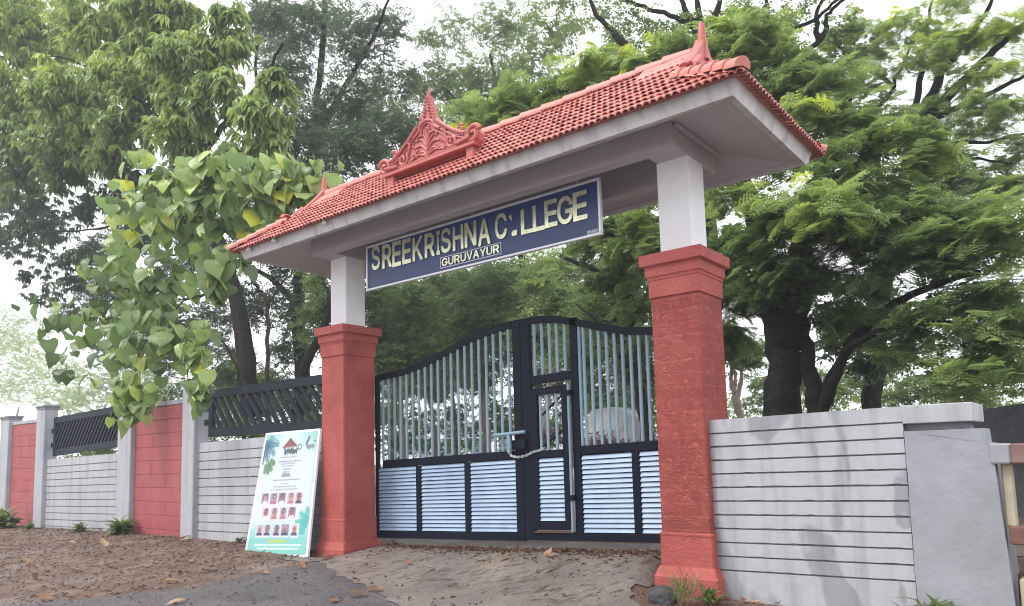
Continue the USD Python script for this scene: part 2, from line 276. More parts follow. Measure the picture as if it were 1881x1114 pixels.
# ------------------------------------------------------------------ gateway
XL, XR, DY = -5.036, 0.0, 0.021
gate = thing('gateway', 'red and white pillared gateway with tiled roof and carved gables', 'gateway')
def ring(xc, h, z, ch=0.012):
    hx, hy = h, h+DY
    return np.array([(xc+a, b, z) for a, b in ((-hx+ch, -hy), (hx-ch, -hy), (hx, -hy+ch), (hx, hy-ch), (hx-ch, hy), (-hx+ch, hy), (-hx, hy-ch), (-hx, -hy+ch))])
def loft(xc, prof): return ringloft([ring(xc, h, z) for h, z in prof])
for xc, dz, mt in ((XL, -0.046, m_red), (XR, 0.0, m_redstamp)):
    p = part(gate, 'pillar', loft(xc, [(0.240, 0.50+dz), (0.240, 2.75+dz)]), mt, label='red pillar, smoother stucco' if xc < -1 else 'red pillar with stamped scribble stucco')
    part(p, 'plinth', loft(xc, [(0.304, -0.25+dz), (0.304, 0.172+dz), (0.296, 0.184+dz), (0.276, 0.236+dz), (0.270, 0.250+dz), (0.266, 0.258+dz), (0.254, 0.262+dz), (0.252, 0.53+dz)]), m_red)
    part(p, 'plinth_moulding', loft(xc, [(0.2535, 0.527+dz), (0.256, 0.532+dz), (0.256, 0.548+dz), (0.250, 0.556+dz), (0.238, 0.557+dz)]), m_red)
    part(p, 'frieze', loft(xc, [(0.239, 2.705+dz), (0.254, 2.709+dz), (0.255, 2.866+dz), (0.239, 2.868+dz)]), m_red)
    part(p, 'capital', loft(xc, [(0.23, 2.862+dz), (0.259, 2.869+dz), (0.264, 2.895+dz), (0.276, 2.905+dz), (0.278, 2.99+dz), (0.30, 3.0+dz), (0.3135, 3.006+dz), (0.3145, 3.105+dz), (0.310, 3.110+dz)]), m_red)
    part(p, 'column', box(xc-.165, xc+.165, -.165, .165, 3.09+dz, 4.03, .008), m_white)
# beams: front and back along the roof, cross beams over the columns
x0, x1 = XL-.165, XR+.165
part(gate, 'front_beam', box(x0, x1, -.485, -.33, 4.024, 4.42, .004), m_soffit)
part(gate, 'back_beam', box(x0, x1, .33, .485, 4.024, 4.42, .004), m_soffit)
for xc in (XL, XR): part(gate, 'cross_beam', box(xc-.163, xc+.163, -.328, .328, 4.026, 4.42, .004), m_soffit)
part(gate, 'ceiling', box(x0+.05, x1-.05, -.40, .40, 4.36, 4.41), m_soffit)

EX0, EX1, EYF, EYB = XL-.996, XR+.984, -1.03, .90      # eaves of the concrete slab
YR = -0.05                                              # ridge line
def ringrect(i, z): return np.array([(EX0+i, EYF+i, z), (EX1-i, EYF+i, z), (EX1-i, EYB-i, z), (EX0+i, EYB-i, z)])
# fascia: a band leaning inwards at its foot; soffit: the sloping underside up to the beams
def band(a, b, th=0.03):
    ms = []
    for k in range(4):
        j = (k+1) % 4
        q = np.array([a[k], a[j], b[j], b[k]])
        ms.append((q, np.array([[0, 3, 2, 1]])))
    return ms
top, foot = ringrect(0, 4.145), ringrect(.046, 4.027)
infoot, intop = ringrect(.10, 4.030), ringrect(.09, 4.145)
names = ('front', 'right', 'back', 'left')
for k in range(4):
    j = (k+1) % 4
    v = np.array([top[k], top[j], foot[j], foot[k], infoot[k], infoot[j], intop[k], intop[j]])
    f = np.array([[0, 3, 2, 1], [3, 4, 5, 2], [4, 6, 7, 5], [0, 1, 7, 6], [0, 6, 4, 3], [1, 2, 5, 7]])
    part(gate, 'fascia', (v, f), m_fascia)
zi = 4.24
inner = np.array([(x0-.002, -.487, zi), (x1+.002, -.487, zi), (x1+.002, .487, zi), (x0-.002, .487, zi)])
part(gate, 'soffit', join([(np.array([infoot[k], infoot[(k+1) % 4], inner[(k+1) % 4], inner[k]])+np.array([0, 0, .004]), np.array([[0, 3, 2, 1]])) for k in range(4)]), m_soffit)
# the moulded fillet between soffit and beam, and drip groove along the fascia foot
for q in ((x1+.002, x1+.05, -.45, .45), (x0-.05, x0-.002, -.45, .45)):
    part(gate, 'cornice', box(*q, 4.195, 4.235, .01), m_soffit)
a, b = ringrect(.13, 4.045), ringrect(.16, 4.052)
for k in range(4):
    part(gate, 'drip_mould', tube([a[k]+[0, 0, .004], a[(k+1) % 4]+[0, 0, .004]], .011, 6), m_soffit)

# roof slab under the tiles: Dutch gable
GL, GRX, GH = -5.42, 0.24, 0.60                            # gablet planes and half width
def zfront(d): return 4.150+0.862*d                        # height above the front eave by horizontal distance
ZR = zfront(EYF*-1+YR+0)                                    # ridge height
zg = zfront(YR-GH-EYF)
slab = [(EX0-.03, EYF-.03, 4.148), (EX1+.03, EYF-.03, 4.148), (EX1+.03, EYB+.03, 4.148), (EX0-.03, EYB+.03, 4.148), (EX0-.03, EYF-.03, 4.168), (EX1+.03, EYF-.03, 4.168), (EX1+.03, EYB+.03, 4.168), (EX0-.03, EYB+.03, 4.168),
        (GL, YR-GH, zg), (GRX, YR-GH, zg), (GRX, YR+GH, zg), (GL, YR+GH, zg), (GL+.02, YR, ZR), (GRX-.02, YR, ZR)]
hv, hf = hull(slab); fn = np.cross(hv[hf[:, 1]]-hv[hf[:, 0]], hv[hf[:, 2]]-hv[hf[:, 0]]); fn /= np.linalg.norm(fn, axis=1, keepdims=True)
lip0, lip1 = ringrect(-.03, 4.148), ringrect(.07, 4.148)
roof = part(gate, 'roof', join([(hv, hf[fn[:, 2] > -.9])]+[(np.array([lip0[k], lip0[(k+1) % 4], lip1[(k+1) % 4], lip1[k]]), np.array([[0, 3, 2, 1]])) for k in range(4)]), m_tile)
# pan-and-roll tiles: each roll its own piece
TS, RS, RR = 0.066, 0.150, 0.034
def roll(o, s, t, n, L, r, kick):
    "half-barrel roll from o up along t, s across, n out of the slope; open lower lip with its wall thickness"
    an = np.linspace(0, np.pi, 6)
    V = []
    for d, rr, lift in ((-.012, r, .020+kick), (L, r*.86, .0)):
        for q in (rr, rr*.70):
            for k in an: V.append(o+t*d+s*(q*math.cos(k))+n*(q*math.sin(k)*.92+lift-.006))
    F = []
    for k in range(5):
        F += [(k, 12+k, 12+k+1, k+1), (6+k, k, k+1, 6+k+1)]
    F += [(0, 6, 18, 12), (5, 17, 23, 11)]
    return np.array(V), np.array(F)
rng = np.random.default_rng(4)
tiles = []
def slope(p0, e, u, width, run, rise, lim):
    L = math.hypot(run, rise); t = (u*run+np.array([0, 0, rise]))/L; n = np.cross(e, t); n /= np.linalg.norm(n)
    if n[2] < 0: n = -n
    for c in range(int(width/TS)+1):
        for r in range(int(L/RS)+1):
            d = r*RS/L*run
            a, b = lim(d)
            s = (c+.5)*TS
            if s < a or s > b or d > run-.03: continue
            o = p0+e*s+t*(r*RS)+np.array([0, 0, .016])
            tiles.append(roll(o+rng.normal(0, .0014, 3), e, t, n, RS+.012, RR*(1+rng.normal(0, .02)), .004*rng.random()))
ov = .075
runF, riseF = (YR-(EYF-ov)), ZR-(4.150-.862*ov)
zb = 4.150-.862*ov+.012
HRr = (EX1+ov-GRX)/(YR-GH-EYF+ov); HRl = (GL-EX0+ov)/(YR-GH-EYF+ov); dG = YR-GH-EYF+ov
W_ = EX1-EX0+2*ov
limF = lambda d: ((d*HRl if d < dG else GL-EX0+ov), W_-(d*HRr if d < dG else EX1+ov-GRX))
slope(np.array([EX0-ov, EYF-ov, zb]), np.array([1., 0, 0]), np.array([0, 1., 0]), W_, runF, riseF, limF)
nf = len(tiles)
D_ = EYB-EYF+2*ov
rr_ = EX1+ov-GRX
slope(np.array([EX1+ov, EYF-ov, zb]), np.array([0, 1., 0]), np.array([-1., 0, 0]), D_, rr_, zg-zb+.01, lambda d: (d*dG/rr_, D_-d*(D_-dG-2*GH)/rr_))
nr = len(tiles)
rl_ = GL-EX0+ov
slope(np.array([EX0-ov, EYF-ov, zb]), np.array([0, 1., 0]), np.array([1., 0, 0]), D_, rl_, zg-zb+.01, lambda d: (d*dG/rl_, D_-d*(D_-dG-2*GH)/rl_))
runB = EYB+ov-YR; riseB = ZR-zb
dGb = EYB+ov-YR-GH
slope(np.array([EX0-ov, EYB+ov, zb]), np.array([1., 0, 0]), np.array([0, -1., 0]), W_, runB, riseB, lambda d: ((d*(GL-EX0+ov)/dGb if d < dGb else GL-EX0+ov), W_-(d*(EX1+ov-GRX)/dGb if d < dGb else EX1+ov-GRX)))
dist = np.array([np.linalg.norm(t[0].mean(0)-CAM) + (0 if k < nf else (0.6 if k < nr else 50)) for k, t in enumerate(tiles)])
order = np.argsort(dist)
for k in order[:290]: part(roof, 'roof_tile', tiles[k], m_tile, smooth=50)
part(roof, 'farther_roof_tiles', join([tiles[k] for k in order[290:]]), m_tile, smooth=50, kind='stuff')
# hip and ridge caps
def cap(a, b, r0, r1, nup):
    a, b = np.asarray(a, float), np.asarray(b, float); d = (b-a)/np.linalg.norm(b-a); s = np.cross(d, nup); s /= np.linalg.norm(s); n = np.cross(s, d)
    an = np.linspace(-.25, np.pi+.25, 10); V = []
    for o, r in ((a, r0), (b, r1)):
        for q in (r, r*.82): V += [o+s*(q*math.cos(k))+n*(q*math.sin(k)) for k in an]
    F = []
    for k in range(9): F += [(k, k+1, 20+k+1, 20+k), (10+k+1, 10+k, k, k+1)[::-1], (20+k, 20+k+1, 30+k+1, 30+k), (10+k, 30+k, 30+k+1, 10+k+1)]
    F += [(0, 20, 30, 10), (9, 19, 39, 29)]
    # closed plug at the lower end
    m = len(V); V.append(a); 
    P = [(m, 10+k+1, 10+k, m) for k in range(9)]
    F = np.array(F); F3 = np.vstack([F[:, [0, 1, 2]], F[:, [0, 2, 3]], np.array(P)[:, :3]])
    return np.array(V), F3
up_ = np.array([0, 0, 1.0])
def capline(a, b, n, r, name, lift=.02):
    a, b = np.asarray(a, float), np.asarray(b, float)
    for k in range(n):
        s, e = a+(b-a)*k/n, a+(b-a)*min(1, (k+1.12)/n)
        part(roof, name, cap(s+[0, 0, lift+.012], e+[0, 0, lift], r, r*.86, up_), m_tile, smooth=40)
zc = zb+.03
for sx, gx in ((EX1+ov+.02, GRX+.06), (EX0-ov-.02, GL-.06)):
    capline((sx, EYF-ov-.02, zc), (gx, YR-GH, zg+.03), 6, .072, 'hip_tile')
    capline((sx, EYB+ov+.02, zc), (gx, YR+GH, zg+.03), 6, .072, 'hip_tile')
capline((GL+.02, YR, ZR+.02), (GRX-.02, YR, ZR+.02), 19, .075, 'ridge_tile')

# carved gables
def spiral(c, r, turns, a0, sgn=1, n=26, grow=.18):
    t = np.linspace(0, 1, n); an = a0+sgn*t*turns*2*np.pi; q = r*(1-t*(1-grow))
    return np.stack([c[0]+q*np.cos(an), c[1]+q*np.sin(an)], 1)
def relief(P2, r, off, n=6): return tube(np.stack([P2[:, 0], np.full(len(P2), off), P2[:, 1]], 1), r, n)
def bead(x, z, r, off, flat=.7):
    s = trimesh.creation.icosphere(1, r); v = np.array(s.vertices)*[1, flat, 1]+[x, off, z]
    return v, np.array(s.faces)
SIDE = [(0.0, 1.0), (.03, .97), (.08, .90), (.14, .83), (.22, .75), (.30, .67), (.40, .58), (.50, .49), (.60, .40), (.72, .29), (.83, .19), (.92, .11), (.97, .09), (1.02, .07), (1.04, .04), (1.02, .01), (.95, 0.0)]
def carved(w, h, rich):
    "front-facing carved gable in local coordinates: x across, y depth (front = -y), z up"
    out = {}
    half = [(0.0, 1.0), (.016, .97), (.045, .86), (.085, .76), (.10, .70), (.125, .66), (.155, .60), (.20, .55), (.25, .50), (.42, .37), (.60, .26), (.74, .20), (.86, .22), (.95, .205), (1.0, .13), (.985, .05), (.93, 0.0)]
    if not rich: half = SIDE
    R = [(x*w, z*h) for x, z in half]; pg = Polygon(R+[(-x, z) for x, z in R[::-1][:-1]]).buffer(0)
    body = Polygon([(x*w, z*h) for x, z in half if z <= .97]+[(-x*w, z*h) for x, z in half[::-1] if z <= .97])
    out['panel'] = extrude_xz(body.buffer(0), -.02, .07)
    edge = np.array([(x*w, z*h) for x, z in half[7:13]])
    ms = []
    for s in (1, -1):
        e = smooth_path([(x*s, z) for x, z in edge], 5)
        ms += [relief(e, .020*w/.77, -.035), relief(e+[-.03*s, -.045], .011, -.030), relief(e+[-.055*s, -.075], .008, -.026)]
    ms.append(box(-.93*w, .93*w, -.055, .075, -.012, .028, .006)); ms.append(box(-.90*w, .90*w, -.045, .0, .034, .052, .004))
    out['border'] = join(ms)
    ms = []
    for s in (1, -1):        # big corner volutes, rolled ends, inner scrolls
        sp = spiral((.90*w*s, .13*h), .135*w, 1.35, np.pi*.1 if s > 0 else np.pi*.9, s); ms.append(relief(sp, .026*w/.77, -.035, 7))
        ms.append(tube([(.60*w*s, -.05, .075*h), (.86*w*s, -.06, .095*h)], .022, 7))
        sp = spiral((.50*w*s, .155*h), .105*w, 1.3, np.pi*(.75 if s > 0 else .25), s); ms.append(relief(sp, .019*w/.77, -.03, 6))
        tail = smooth_path([(.395*w*s, .20*h), (.36*w*s, .33*h), (.40*w*s, .375*h), (.34*w*s, .40*h)], 5); ms.append(relief(tail, .016, -.03))
        sp = spiral((.67*w*s, .275*h), .06*w, 1.2, np.pi*(.2 if s > 0 else .8), s); ms.append(relief(sp, .014, -.035))
        for q in range(5): ms.append(bead((.60+.05*q)*w*s, (.20-.012*q)*h, .014, -.035))
        out['scroll%d' % s] = join(ms); ms = []
    pass
    ms = []
    arch = smooth_path([(-.27*w, .40*h), (-.21*w, .43*h), (-.155*w, .47*h), (-.12*w, .545*h), (0, .585*h), (.12*w, .545*h), (.155*w, .47*h), (.21*w, .43*h), (.27*w, .40*h)], 5)
    ms += [relief(arch, .018, -.035), relief(arch*[.78, 1]+[0, -.035*h], .011, -.03)]
    ms.append(relief(np.array([(0, .03*h), (0, .46*h)]), .012, -.032))       # the plant in the middle
    for k, (l, z0, a) in enumerate(((.20, .10, .35), (.24, .16, .55), (.25, .22, .80), (.20, .27, 1.05), (.14, .31, 1.25), (.28, .08, .12))):
        for s in (1, -1):
            e = smooth_path([(0, z0*h), (.5*l*w*s*math.cos(a)*1.1, z0*h+l*h*.42*math.sin(a)+.03), (l*w*s*math.cos(a)*1.2, z0*h+l*h*.8*math.sin(a)-.01)], 4)
            ms.append(relief(e, np.linspace(.016, .007, len(e)), -.028))
            ms.append(bead(e[-1][0], e[-1][1], .016, -.03))
    g = np.random.default_rng(12)
    for k in range(46 if rich else 16):
        z = g.uniform(.05, .62); x = g.uniform(-.75, .75)*max(.04, (.62-z)*1.15)
        ms.append(bead(x*w, z*h, g.uniform(.009, .019), -.024))
    out['foliage_carving'] = join(ms)
    ms = []
    for k in range(7):       # stacked florets up the steep upper edges
        z = .60+.05*k; x = np.interp(z, [.55, .60, .66, .70, .76, .86, .97], [.20, .155, .125, .10, .085, .045, .016])
        for s in (1, -1): ms.append(bead(x*w*s, z*h, .022-.0012*k, -.015)); ms.append(bead(x*w*s*.45, (z+.02)*h, .018-.0012*k, -.03))
    out['floret'] = join(ms)
    out['spike'] = ringloft([np.array([(math.cos(a)*r, math.sin(a)*r+.015, z) for a in np.linspace(0, 2*np.pi, 9)[:-1]]) for r, z in ((.050, .74*h), (.036, .86*h), (.020, .97*h), (.004, 1.10*h))])
    return out
def place(m, R, o): return np.asarray(m[0])@np.asarray(R, float).T+np.asarray(o, float), m[1]
I3 = np.eye(3); RX = np.array([[0, -1, 0], [1, 0, 0], [0, 0, 1.0]]); LX = np.array([[0, 1, 0], [-1, 0, 0], [0, 0, 1.0]])
def gable(w, h, R, o, rich, deep, hipz):
    d = carved(w, h, rich)
    g = part(gate, 'carved_gable', place(d['panel'], R, o), m_orn, label='carved red gable with scrolls, leaf motifs and a spike')
    if not rich:
        d.pop('spike'); d.pop('floret')
        for q in d:
            if q != 'panel': d[q] = (d[q][0]*[1, 2.2, 1], d[q][1])
    for k in [q for q in ('border', 'scroll1', 'scroll-1', 'foliage_carving', 'floret', 'spike') if q in d]: part(g, k.rstrip('-1'), place(d[k], R, o), m_orn, smooth=40)
    half = [(-.74*w, .17*h), (-.42*w, .33*h), (-.2*w, .50*h), (0, .62*h), (.2*w, .50*h), (.42*w, .33*h), (.74*w, .17*h), (.70*w, -.02), (-.70*w, -.02)]
    if not rich: half = [(-.97*w, .04*h), (-.58*w, .38*h), (-.20*w, .72*h), (0, .86*h), (.20*w, .72*h), (.58*w, .38*h), (.97*w, .04*h), (.9*w, -.05), (-.9*w, -.05)]
    part(g, 'gable_roof', place(extrude_xz(Polygon(half), .06, deep), R, o), m_tile)
    return g
gb = gable(.77, .80, I3, (-2.62, -.78, 4.535), True, .62, 0)
for s in (-1, 1): part(gb, 'foot', box(-2.62+s*.62-.05, -2.62+s*.62+.05, -.80, -.62, 4.36, 4.53, .006), m_orn)
gable(.62, .70, RX, (GRX+.09, YR, zg+.0), False, .60, 0)
gable(.62, .70, LX, (GL-.09, YR, zg+.0), False, .60, 0)
for gx in (GRX+.08, GL-.08):
    part(gate, 'finial', ringloft([np.array([(gx+math.cos(a)*r, YR+math.sin(a)*r, z) for a in np.linspace(0, 2*np.pi, 11)[:-1]]) for r, z in ((.060, 4.94), (.052, 5.05), (.042, 5.09), (.047, 5.10), (.038, 5.22), (.028, 5.31), (.012, 5.325))]), m_orn, smooth=40)
# three small white cones for the white patches under the street fascia tiles
for px in (-5.757, -5.174, -4.126):
    part(gate, 'fascia_cone', ringloft([np.array([(px+math.cos(a)*r, EYF-.012+math.sin(a)*r*.7-.02, z) for a in np.linspace(0, 2*np.pi, 11)[:-1]]) for r, z in ((.045, 4.095), (.042, 4.102), (.02, 4.14), (.018, 4.15))]), m_white_cone)

# ------------------------------------------------------------------ name board
SY = -0.256
sign = thing('name_board', 'long blue name board with metal letters hung under the gateway beam', 'sign')
stilt = -0.0034
part(sign, 'board', box(-4.30, -.765, SY, SY+.025, 3.447, 4.006), m_sign)
for n_, q in (('frame', (-4.318, -.747, 3.994, 4.018)), ('frame', (-4.318, -.747, 3.434, 3.458)), ('frame', (-4.318, -4.294, 3.459, 3.993)), ('frame', (-.771, -.747, 3.459, 3.993))):
    part(sign, n_, box(q[0], q[1], SY-.018, SY+.03, q[2], q[3], .003), m_alu)
for hx in (-4.0, -2.5, -1.05): part(sign, 'hanger', box(hx-.015, hx+.015, SY+.026, SY+.05, 3.9, 4.10), m_alu)
def glyph(ch, xa, xb, za, zb, y, d=.012):
    m = meshkit.text_mesh(ch, 1.0, 1.0, True); v = np.array(m.vertices); lo, hi = v.min(0), v.max(0)
    v = (v-lo)/(hi-lo)
    return np.stack([xa+v[:, 0]*(xb-xa), y-d*v[:, 2], za+v[:, 1]*(zb-za)], 1), np.array(m.faces)
for ch, a, b, z0, z1 in [('S', -4.209, -4.050, 3.683, 3.995), ('R', -4.003, -3.829, 3.671, 3.979), ('E', -3.818, -3.656, 3.656, 3.977), ('E', -3.631, -3.477, 3.657, 3.969), ('K', -3.445, -3.270, 3.660, 3.955), ('R', -3.234, -3.070, 3.663, 3.957), ('I', -3.035, -2.979, 3.663, 3.952), ('S', -2.958, -2.801, 3.663, 3.957), ('H', -2.767, -2.602, 3.657, 3.947), ('N', -2.579, -2.401, 3.659, 3.949), ('A', -2.374, -2.191, 3.633, 3.938), ('C', -2.120, -1.950, 3.652, 3.944), ('L', -1.753, -1.593, 3.637, 3.913), ('L', -1.591, -1.435, 3.633, 3.920), ('E', -1.433, -1.271, 3.640, 3.933), ('G', -1.269, -1.074, 3.632, 3.926), ('E', -1.072, -0.899, 3.630, 3.933)]:
    part(sign, 'letter', glyph(ch, a, b, z0, z1, SY-.003), m_letter, label=f'metal letter {ch}')
for q, lab in ((Polygon([(-1.925, 3.885), (-1.882, 3.893), (-1.872, 3.824), (-1.90, 3.838)]), 'broken upper scrap of a fallen letter'), (Polygon([(-1.880, 3.654), (-1.815, 3.650), (-1.806, 3.708), (-1.862, 3.712), (-1.885, 3.69)]), 'broken lower scrap of a fallen letter')):
    part(sign, 'letter_scrap', extrude_xz(q, SY-.015, SY-.003), m_letter, label=lab)
def frame_rect(xa, xb, za, zb, t, y): return join([box(xa, xb, y-.004, y-.001, za, za+t), box(xa, xb, y-.004, y-.001, zb-t, zb), box(xa, xa+t, y-.004, y-.001, za+t, zb-t), box(xb-t, xb, y-.004, y-.001, za+t, zb-t)])
part(sign, 'lower_border', frame_rect(-2.985, -2.048, 3.492, 3.622, .006, SY), m_alu)
xx = -2.955
for ch, w in zip('GURUVAYUR', (.105, .098, .098, .098, .098, .105, .098, .098, .098)):
    part(sign, 'small_letter', glyph(ch, xx, xx+w*.88, 3.510, 3.604, SY-.003, .008), m_letter); xx += w
part(sign, 'maker_border', frame_rect(-.916, -.787, 3.464, 3.503, .003, SY), m_alu)
xx = -.908
for ch in 'PDAKD':
    part(sign, 'maker_letter', glyph(ch, xx, xx+.019, 3.472, 3.495, SY-.002, .003), m_alu); xx += .023

# ------------------------------------------------------------------ gate leaves
GY, TI, TX = 0.304, 0.035, -4.8
def gbox(xa, xb, za, zb, ya=GY, yb=GY+.05, c=.004): return box(xa, xb, ya, yb, za, zb, c, TI, TX)
TOPX = np.array([-4.86, -4.275, -3.858, -3.461, -3.082, -2.723, -2.465, -2.258, -2.016, -1.747, -1.453, -1.174, -.841, -.543, -.2, .2])
TOPZ = np.array([2.423, 2.443, 2.504, 2.603, 2.698, 2.752, 2.772, 2.773, 2.766, 2.727, 2.638, 2.542, 2.446, 2.400, 2.388, 2.385])
def topz(x): return np.interp(x, TOPX, TOPZ)
def arch(xa, xb, drop=.083):
    x = np.linspace(xa, xb, 28); z = topz(x); r = []
    for k in range(len(x)): r.append(np.array([(x[k], GY, z[k]-drop), (x[k], GY, z[k]), (x[k], GY+.05, z[k]), (x[k], GY+.05, z[k]-drop)])+[0, 0, TI*(x[k]-TX)])
    return ringloft(r)
def bars(t, xs_, z0, name='bar', ztop=None):
    for x in xs_: part(t, name, box(x-.016, x+.016, GY+.012, GY+.038, z0, (topz(x)-.08) if ztop is None else ztop, .004, 0, 0) if False else gbox(x-.016, x+.016, z0, (topz(x)-.07) if ztop is None else ztop, GY+.012, GY+.038, .005), m_bar)
def louvre(t, xa, xb, za, zb, n):
    h = (zb-za)/n
    for k in range(n):
        z = za+k*h
        v = np.array([(xa, GY+.004, z+.004), (xb, GY+.004, z+.004), (xb, GY+.024, z+h*.88), (xa, GY+.024, z+h*.88), (xa, GY+.010, z+.002), (xb, GY+.010, z+.002), (xb, GY+.030, z+h*.86), (xa, GY+.030, z+h*.86)])
        v[:, 2] += TI*(v[:, 0]-TX)
        part(t, 'slat', (v, np.array([[0, 1, 2, 3], [7, 6, 5, 4], [4, 5, 1, 0], [3, 2, 6, 7], [0, 3, 7, 4], [1, 5, 6, 2]])), m_slat)
    part(t, 'shade_backing', gbox(xa-.01, xb+.01, za-.01, zb+.01, GY+.042, GY+.048, 0), m_dark)  # dark sheet stands in for the shade in the slat gaps
lf = thing('gate_leaf', 'wider dark steel gate leaf of blue bars with the sliding bolt, beside the smooth pillar', 'gate')
part(lf, 'top_rail', arch(-4.79, -2.388), m_dark)
part(lf, 'bottom_rail', gbox(-4.79, -2.388, .215, .305), m_dark)
part(lf, 'middle_rail', gbox(-4.70, -2.388, 1.150, 1.247), m_dark)
part(lf, 'stile', gbox(-4.85, -4.792, .215, 2.42), m_dark); part(lf, 'stile', gbox(-2.386, -2.268, .215, 2.77), m_dark)
for xm in (-4.006, -3.149): part(lf, 'mullion', gbox(xm-.047, xm+.047, .307, 1.148), m_dark)
bars(lf, np.linspace(-4.708, -2.464, 20), 1.245)
for xa, xb in ((-4.785, -4.055), (-3.957, -3.198), (-3.100, -2.390)): louvre(lf, xa, xb, .312, 1.146, 17)
bolt = part(lf, 'bolt', place(tube([(-2.66, GY-.05, 1.440+TI*2.14), (-2.28, GY-.05, 1.448+TI*2.5), (-2.19, GY-.05, 1.450+TI*2.6)], .020, 8), I3, (0, 0, 0)), m_bar, smooth=40, label='pale blue sliding bolt')
part(bolt, 'bolt_plate', gbox(-2.47, -2.42, 1.22, 1.45, GY-.045, GY-.002), m_bar)
part(bolt, 'bolt_handle', tube(smooth_path([(-2.44, GY-.06, 1.53), (-2.38, GY-.10, 1.45), (-2.385, GY-.08, 1.34), (-2.42, GY-.05, 1.30)], 4), .018, 7), m_bar, smooth=40)
part(lf, 'lock_box', gbox(-2.40, -2.20, 1.255, 1.365, GY-.05, GY-.002), m_dark)
rf = thing('gate_leaf', 'dark steel gate leaf with a wicket door, beside the stamped pillar', 'gate')
part(rf, 'top_rail', arch(-2.13, .19), m_dark)
part(rf, 'bottom_rail', gbox(-2.13, .19, .225, .307), m_dark)
part(rf, 'middle_rail', gbox(-1.468, .19, 1.149, 1.240), m_dark)
part(rf, 'stile', gbox(-2.262, -2.132, .225, 2.772), m_dark); part(rf, 'stile', gbox(-1.567, -1.470, .309, 2.66), m_dark)
part(rf, 'stile', gbox(.13, .19, .309, 2.38), m_dark)
part(rf, 'lintel', gbox(-2.130, -1.569, 1.985, 2.078), m_dark)
for xm in (-.80, -.17): part(rf, 'mullion', gbox(xm-.044, xm+.044, .309, 1.147), m_dark)
bars(rf, (-2.074, -1.966, -1.859, -1.757, -1.647), 2.08)
bars(rf, np.r_[-1.455, np.arange(-1.397, .10, .0975)], 1.24)
for xa, xb in ((-1.466, -.846), (-.754, -.216), (-.124, .128)): louvre(rf, xa, xb, .314, 1.143, 16)
part(rf, 'threshold', gbox(-2.12, -1.575, .309, .325, GY-.02, GY+.045), m_rust)
part(rf, 'wicket_shade_backing', gbox(-2.034, -1.691, .43, 1.145, GY+.024, GY+.029, 0), m_dark)  # dark sheet giving the shade between the wicket slats
wk = part(rf, 'wicket_door', join([gbox(-2.125, -2.035, .345, 1.93, GY-.022, GY+.03), gbox(-1.690, -1.600, .345, 1.93, GY-.022, GY+.03), gbox(-2.033, -1.692, 1.850, 1.93, GY-.022, GY+.03), gbox(-2.033, -1.692, 1.142, 1.222, GY-.022, GY+.03), gbox(-2.033, -1.692, .345, .435, GY-.022, GY+.03)]), m_dark, label='narrow wicket door in the gate leaf')
for x in (-2.005, -1.907, -1.782): part(wk, 'bar', gbox(x-.015, x+.015, 1.222, 1.85, GY, GY+.022), m_bar)
for z, z2 in ((1.60, 1.84), (1.24, 1.45)): part(wk, 'brace', tube([(-2.03, GY+.03, z+TI*2.77), (-1.69, GY+.03, z2+TI*3.1)], .011, 6), m_dark)
h = (1.140-.438)/14
for k in range(14):
    z = .438+k*h
    v = np.array([(-2.033, GY-.016, z+.004), (-1.692, GY-.016, z+.004), (-1.692, GY+.004, z+h*.88), (-2.033, GY+.004, z+h*.88), (-2.033, GY-.010, z+.002), (-1.692, GY-.010, z+.002), (-1.692, GY+.006, z+h*.78), (-2.033, GY+.006, z+h*.78)])
    v[:, 2] += TI*(v[:, 0]-TX)
    part(wk, 'slat', (v, np.array([[0, 1, 2, 3], [7, 6, 5, 4], [4, 5, 1, 0], [3, 2, 6, 7], [0, 3, 7, 4], [1, 5, 6, 2]])), m_slat)
hp = part(rf, 'hinge_pole', tube([(-1.583, GY-.03, 2.05), (-1.583, GY-.03, .325+TI*3.2)], .017, 8), m_bar, smooth=40, label='thin blue hinge pole of the wicket door')
for z in (1.80, .66): part(hp, 'hinge', gbox(-1.62, -1.548, z, z+.06, GY-.055, GY-.004), m_dark)
# chain hanging through both leaves
ch = thing('chain', 'short steel chain looped round the two gate leaves under the bolt', 'chain')
path = smooth_path([(-2.43, GY-.04, 1.335), (-2.40, GY-.06, 1.28), (-2.30, GY-.065, 1.255), (-2.18, GY-.06, 1.27), (-2.08, GY-.045, 1.31), (-2.0, GY-.03, 1.325), (-1.93, GY-.025, 1.35)], 8)
for k in range(0, len(path)-1, 2):
    a, b = path[k], path[min(k+2, len(path)-1)]; d = b-a; L = np.linalg.norm(d)*.72; d /= np.linalg.norm(d)
    s = np.cross(d, [0, 1., 0]); s /= np.linalg.norm(s)
    if (k//2) % 2: s = np.cross(d, s)
    an = np.linspace(0, 2*np.pi, 13); c = (a+b)/2
    part(ch, 'link', tube([c+d*L*math.cos(t)+s*.012*math.sin(t) for t in an], .005, 5, False), m_chain)
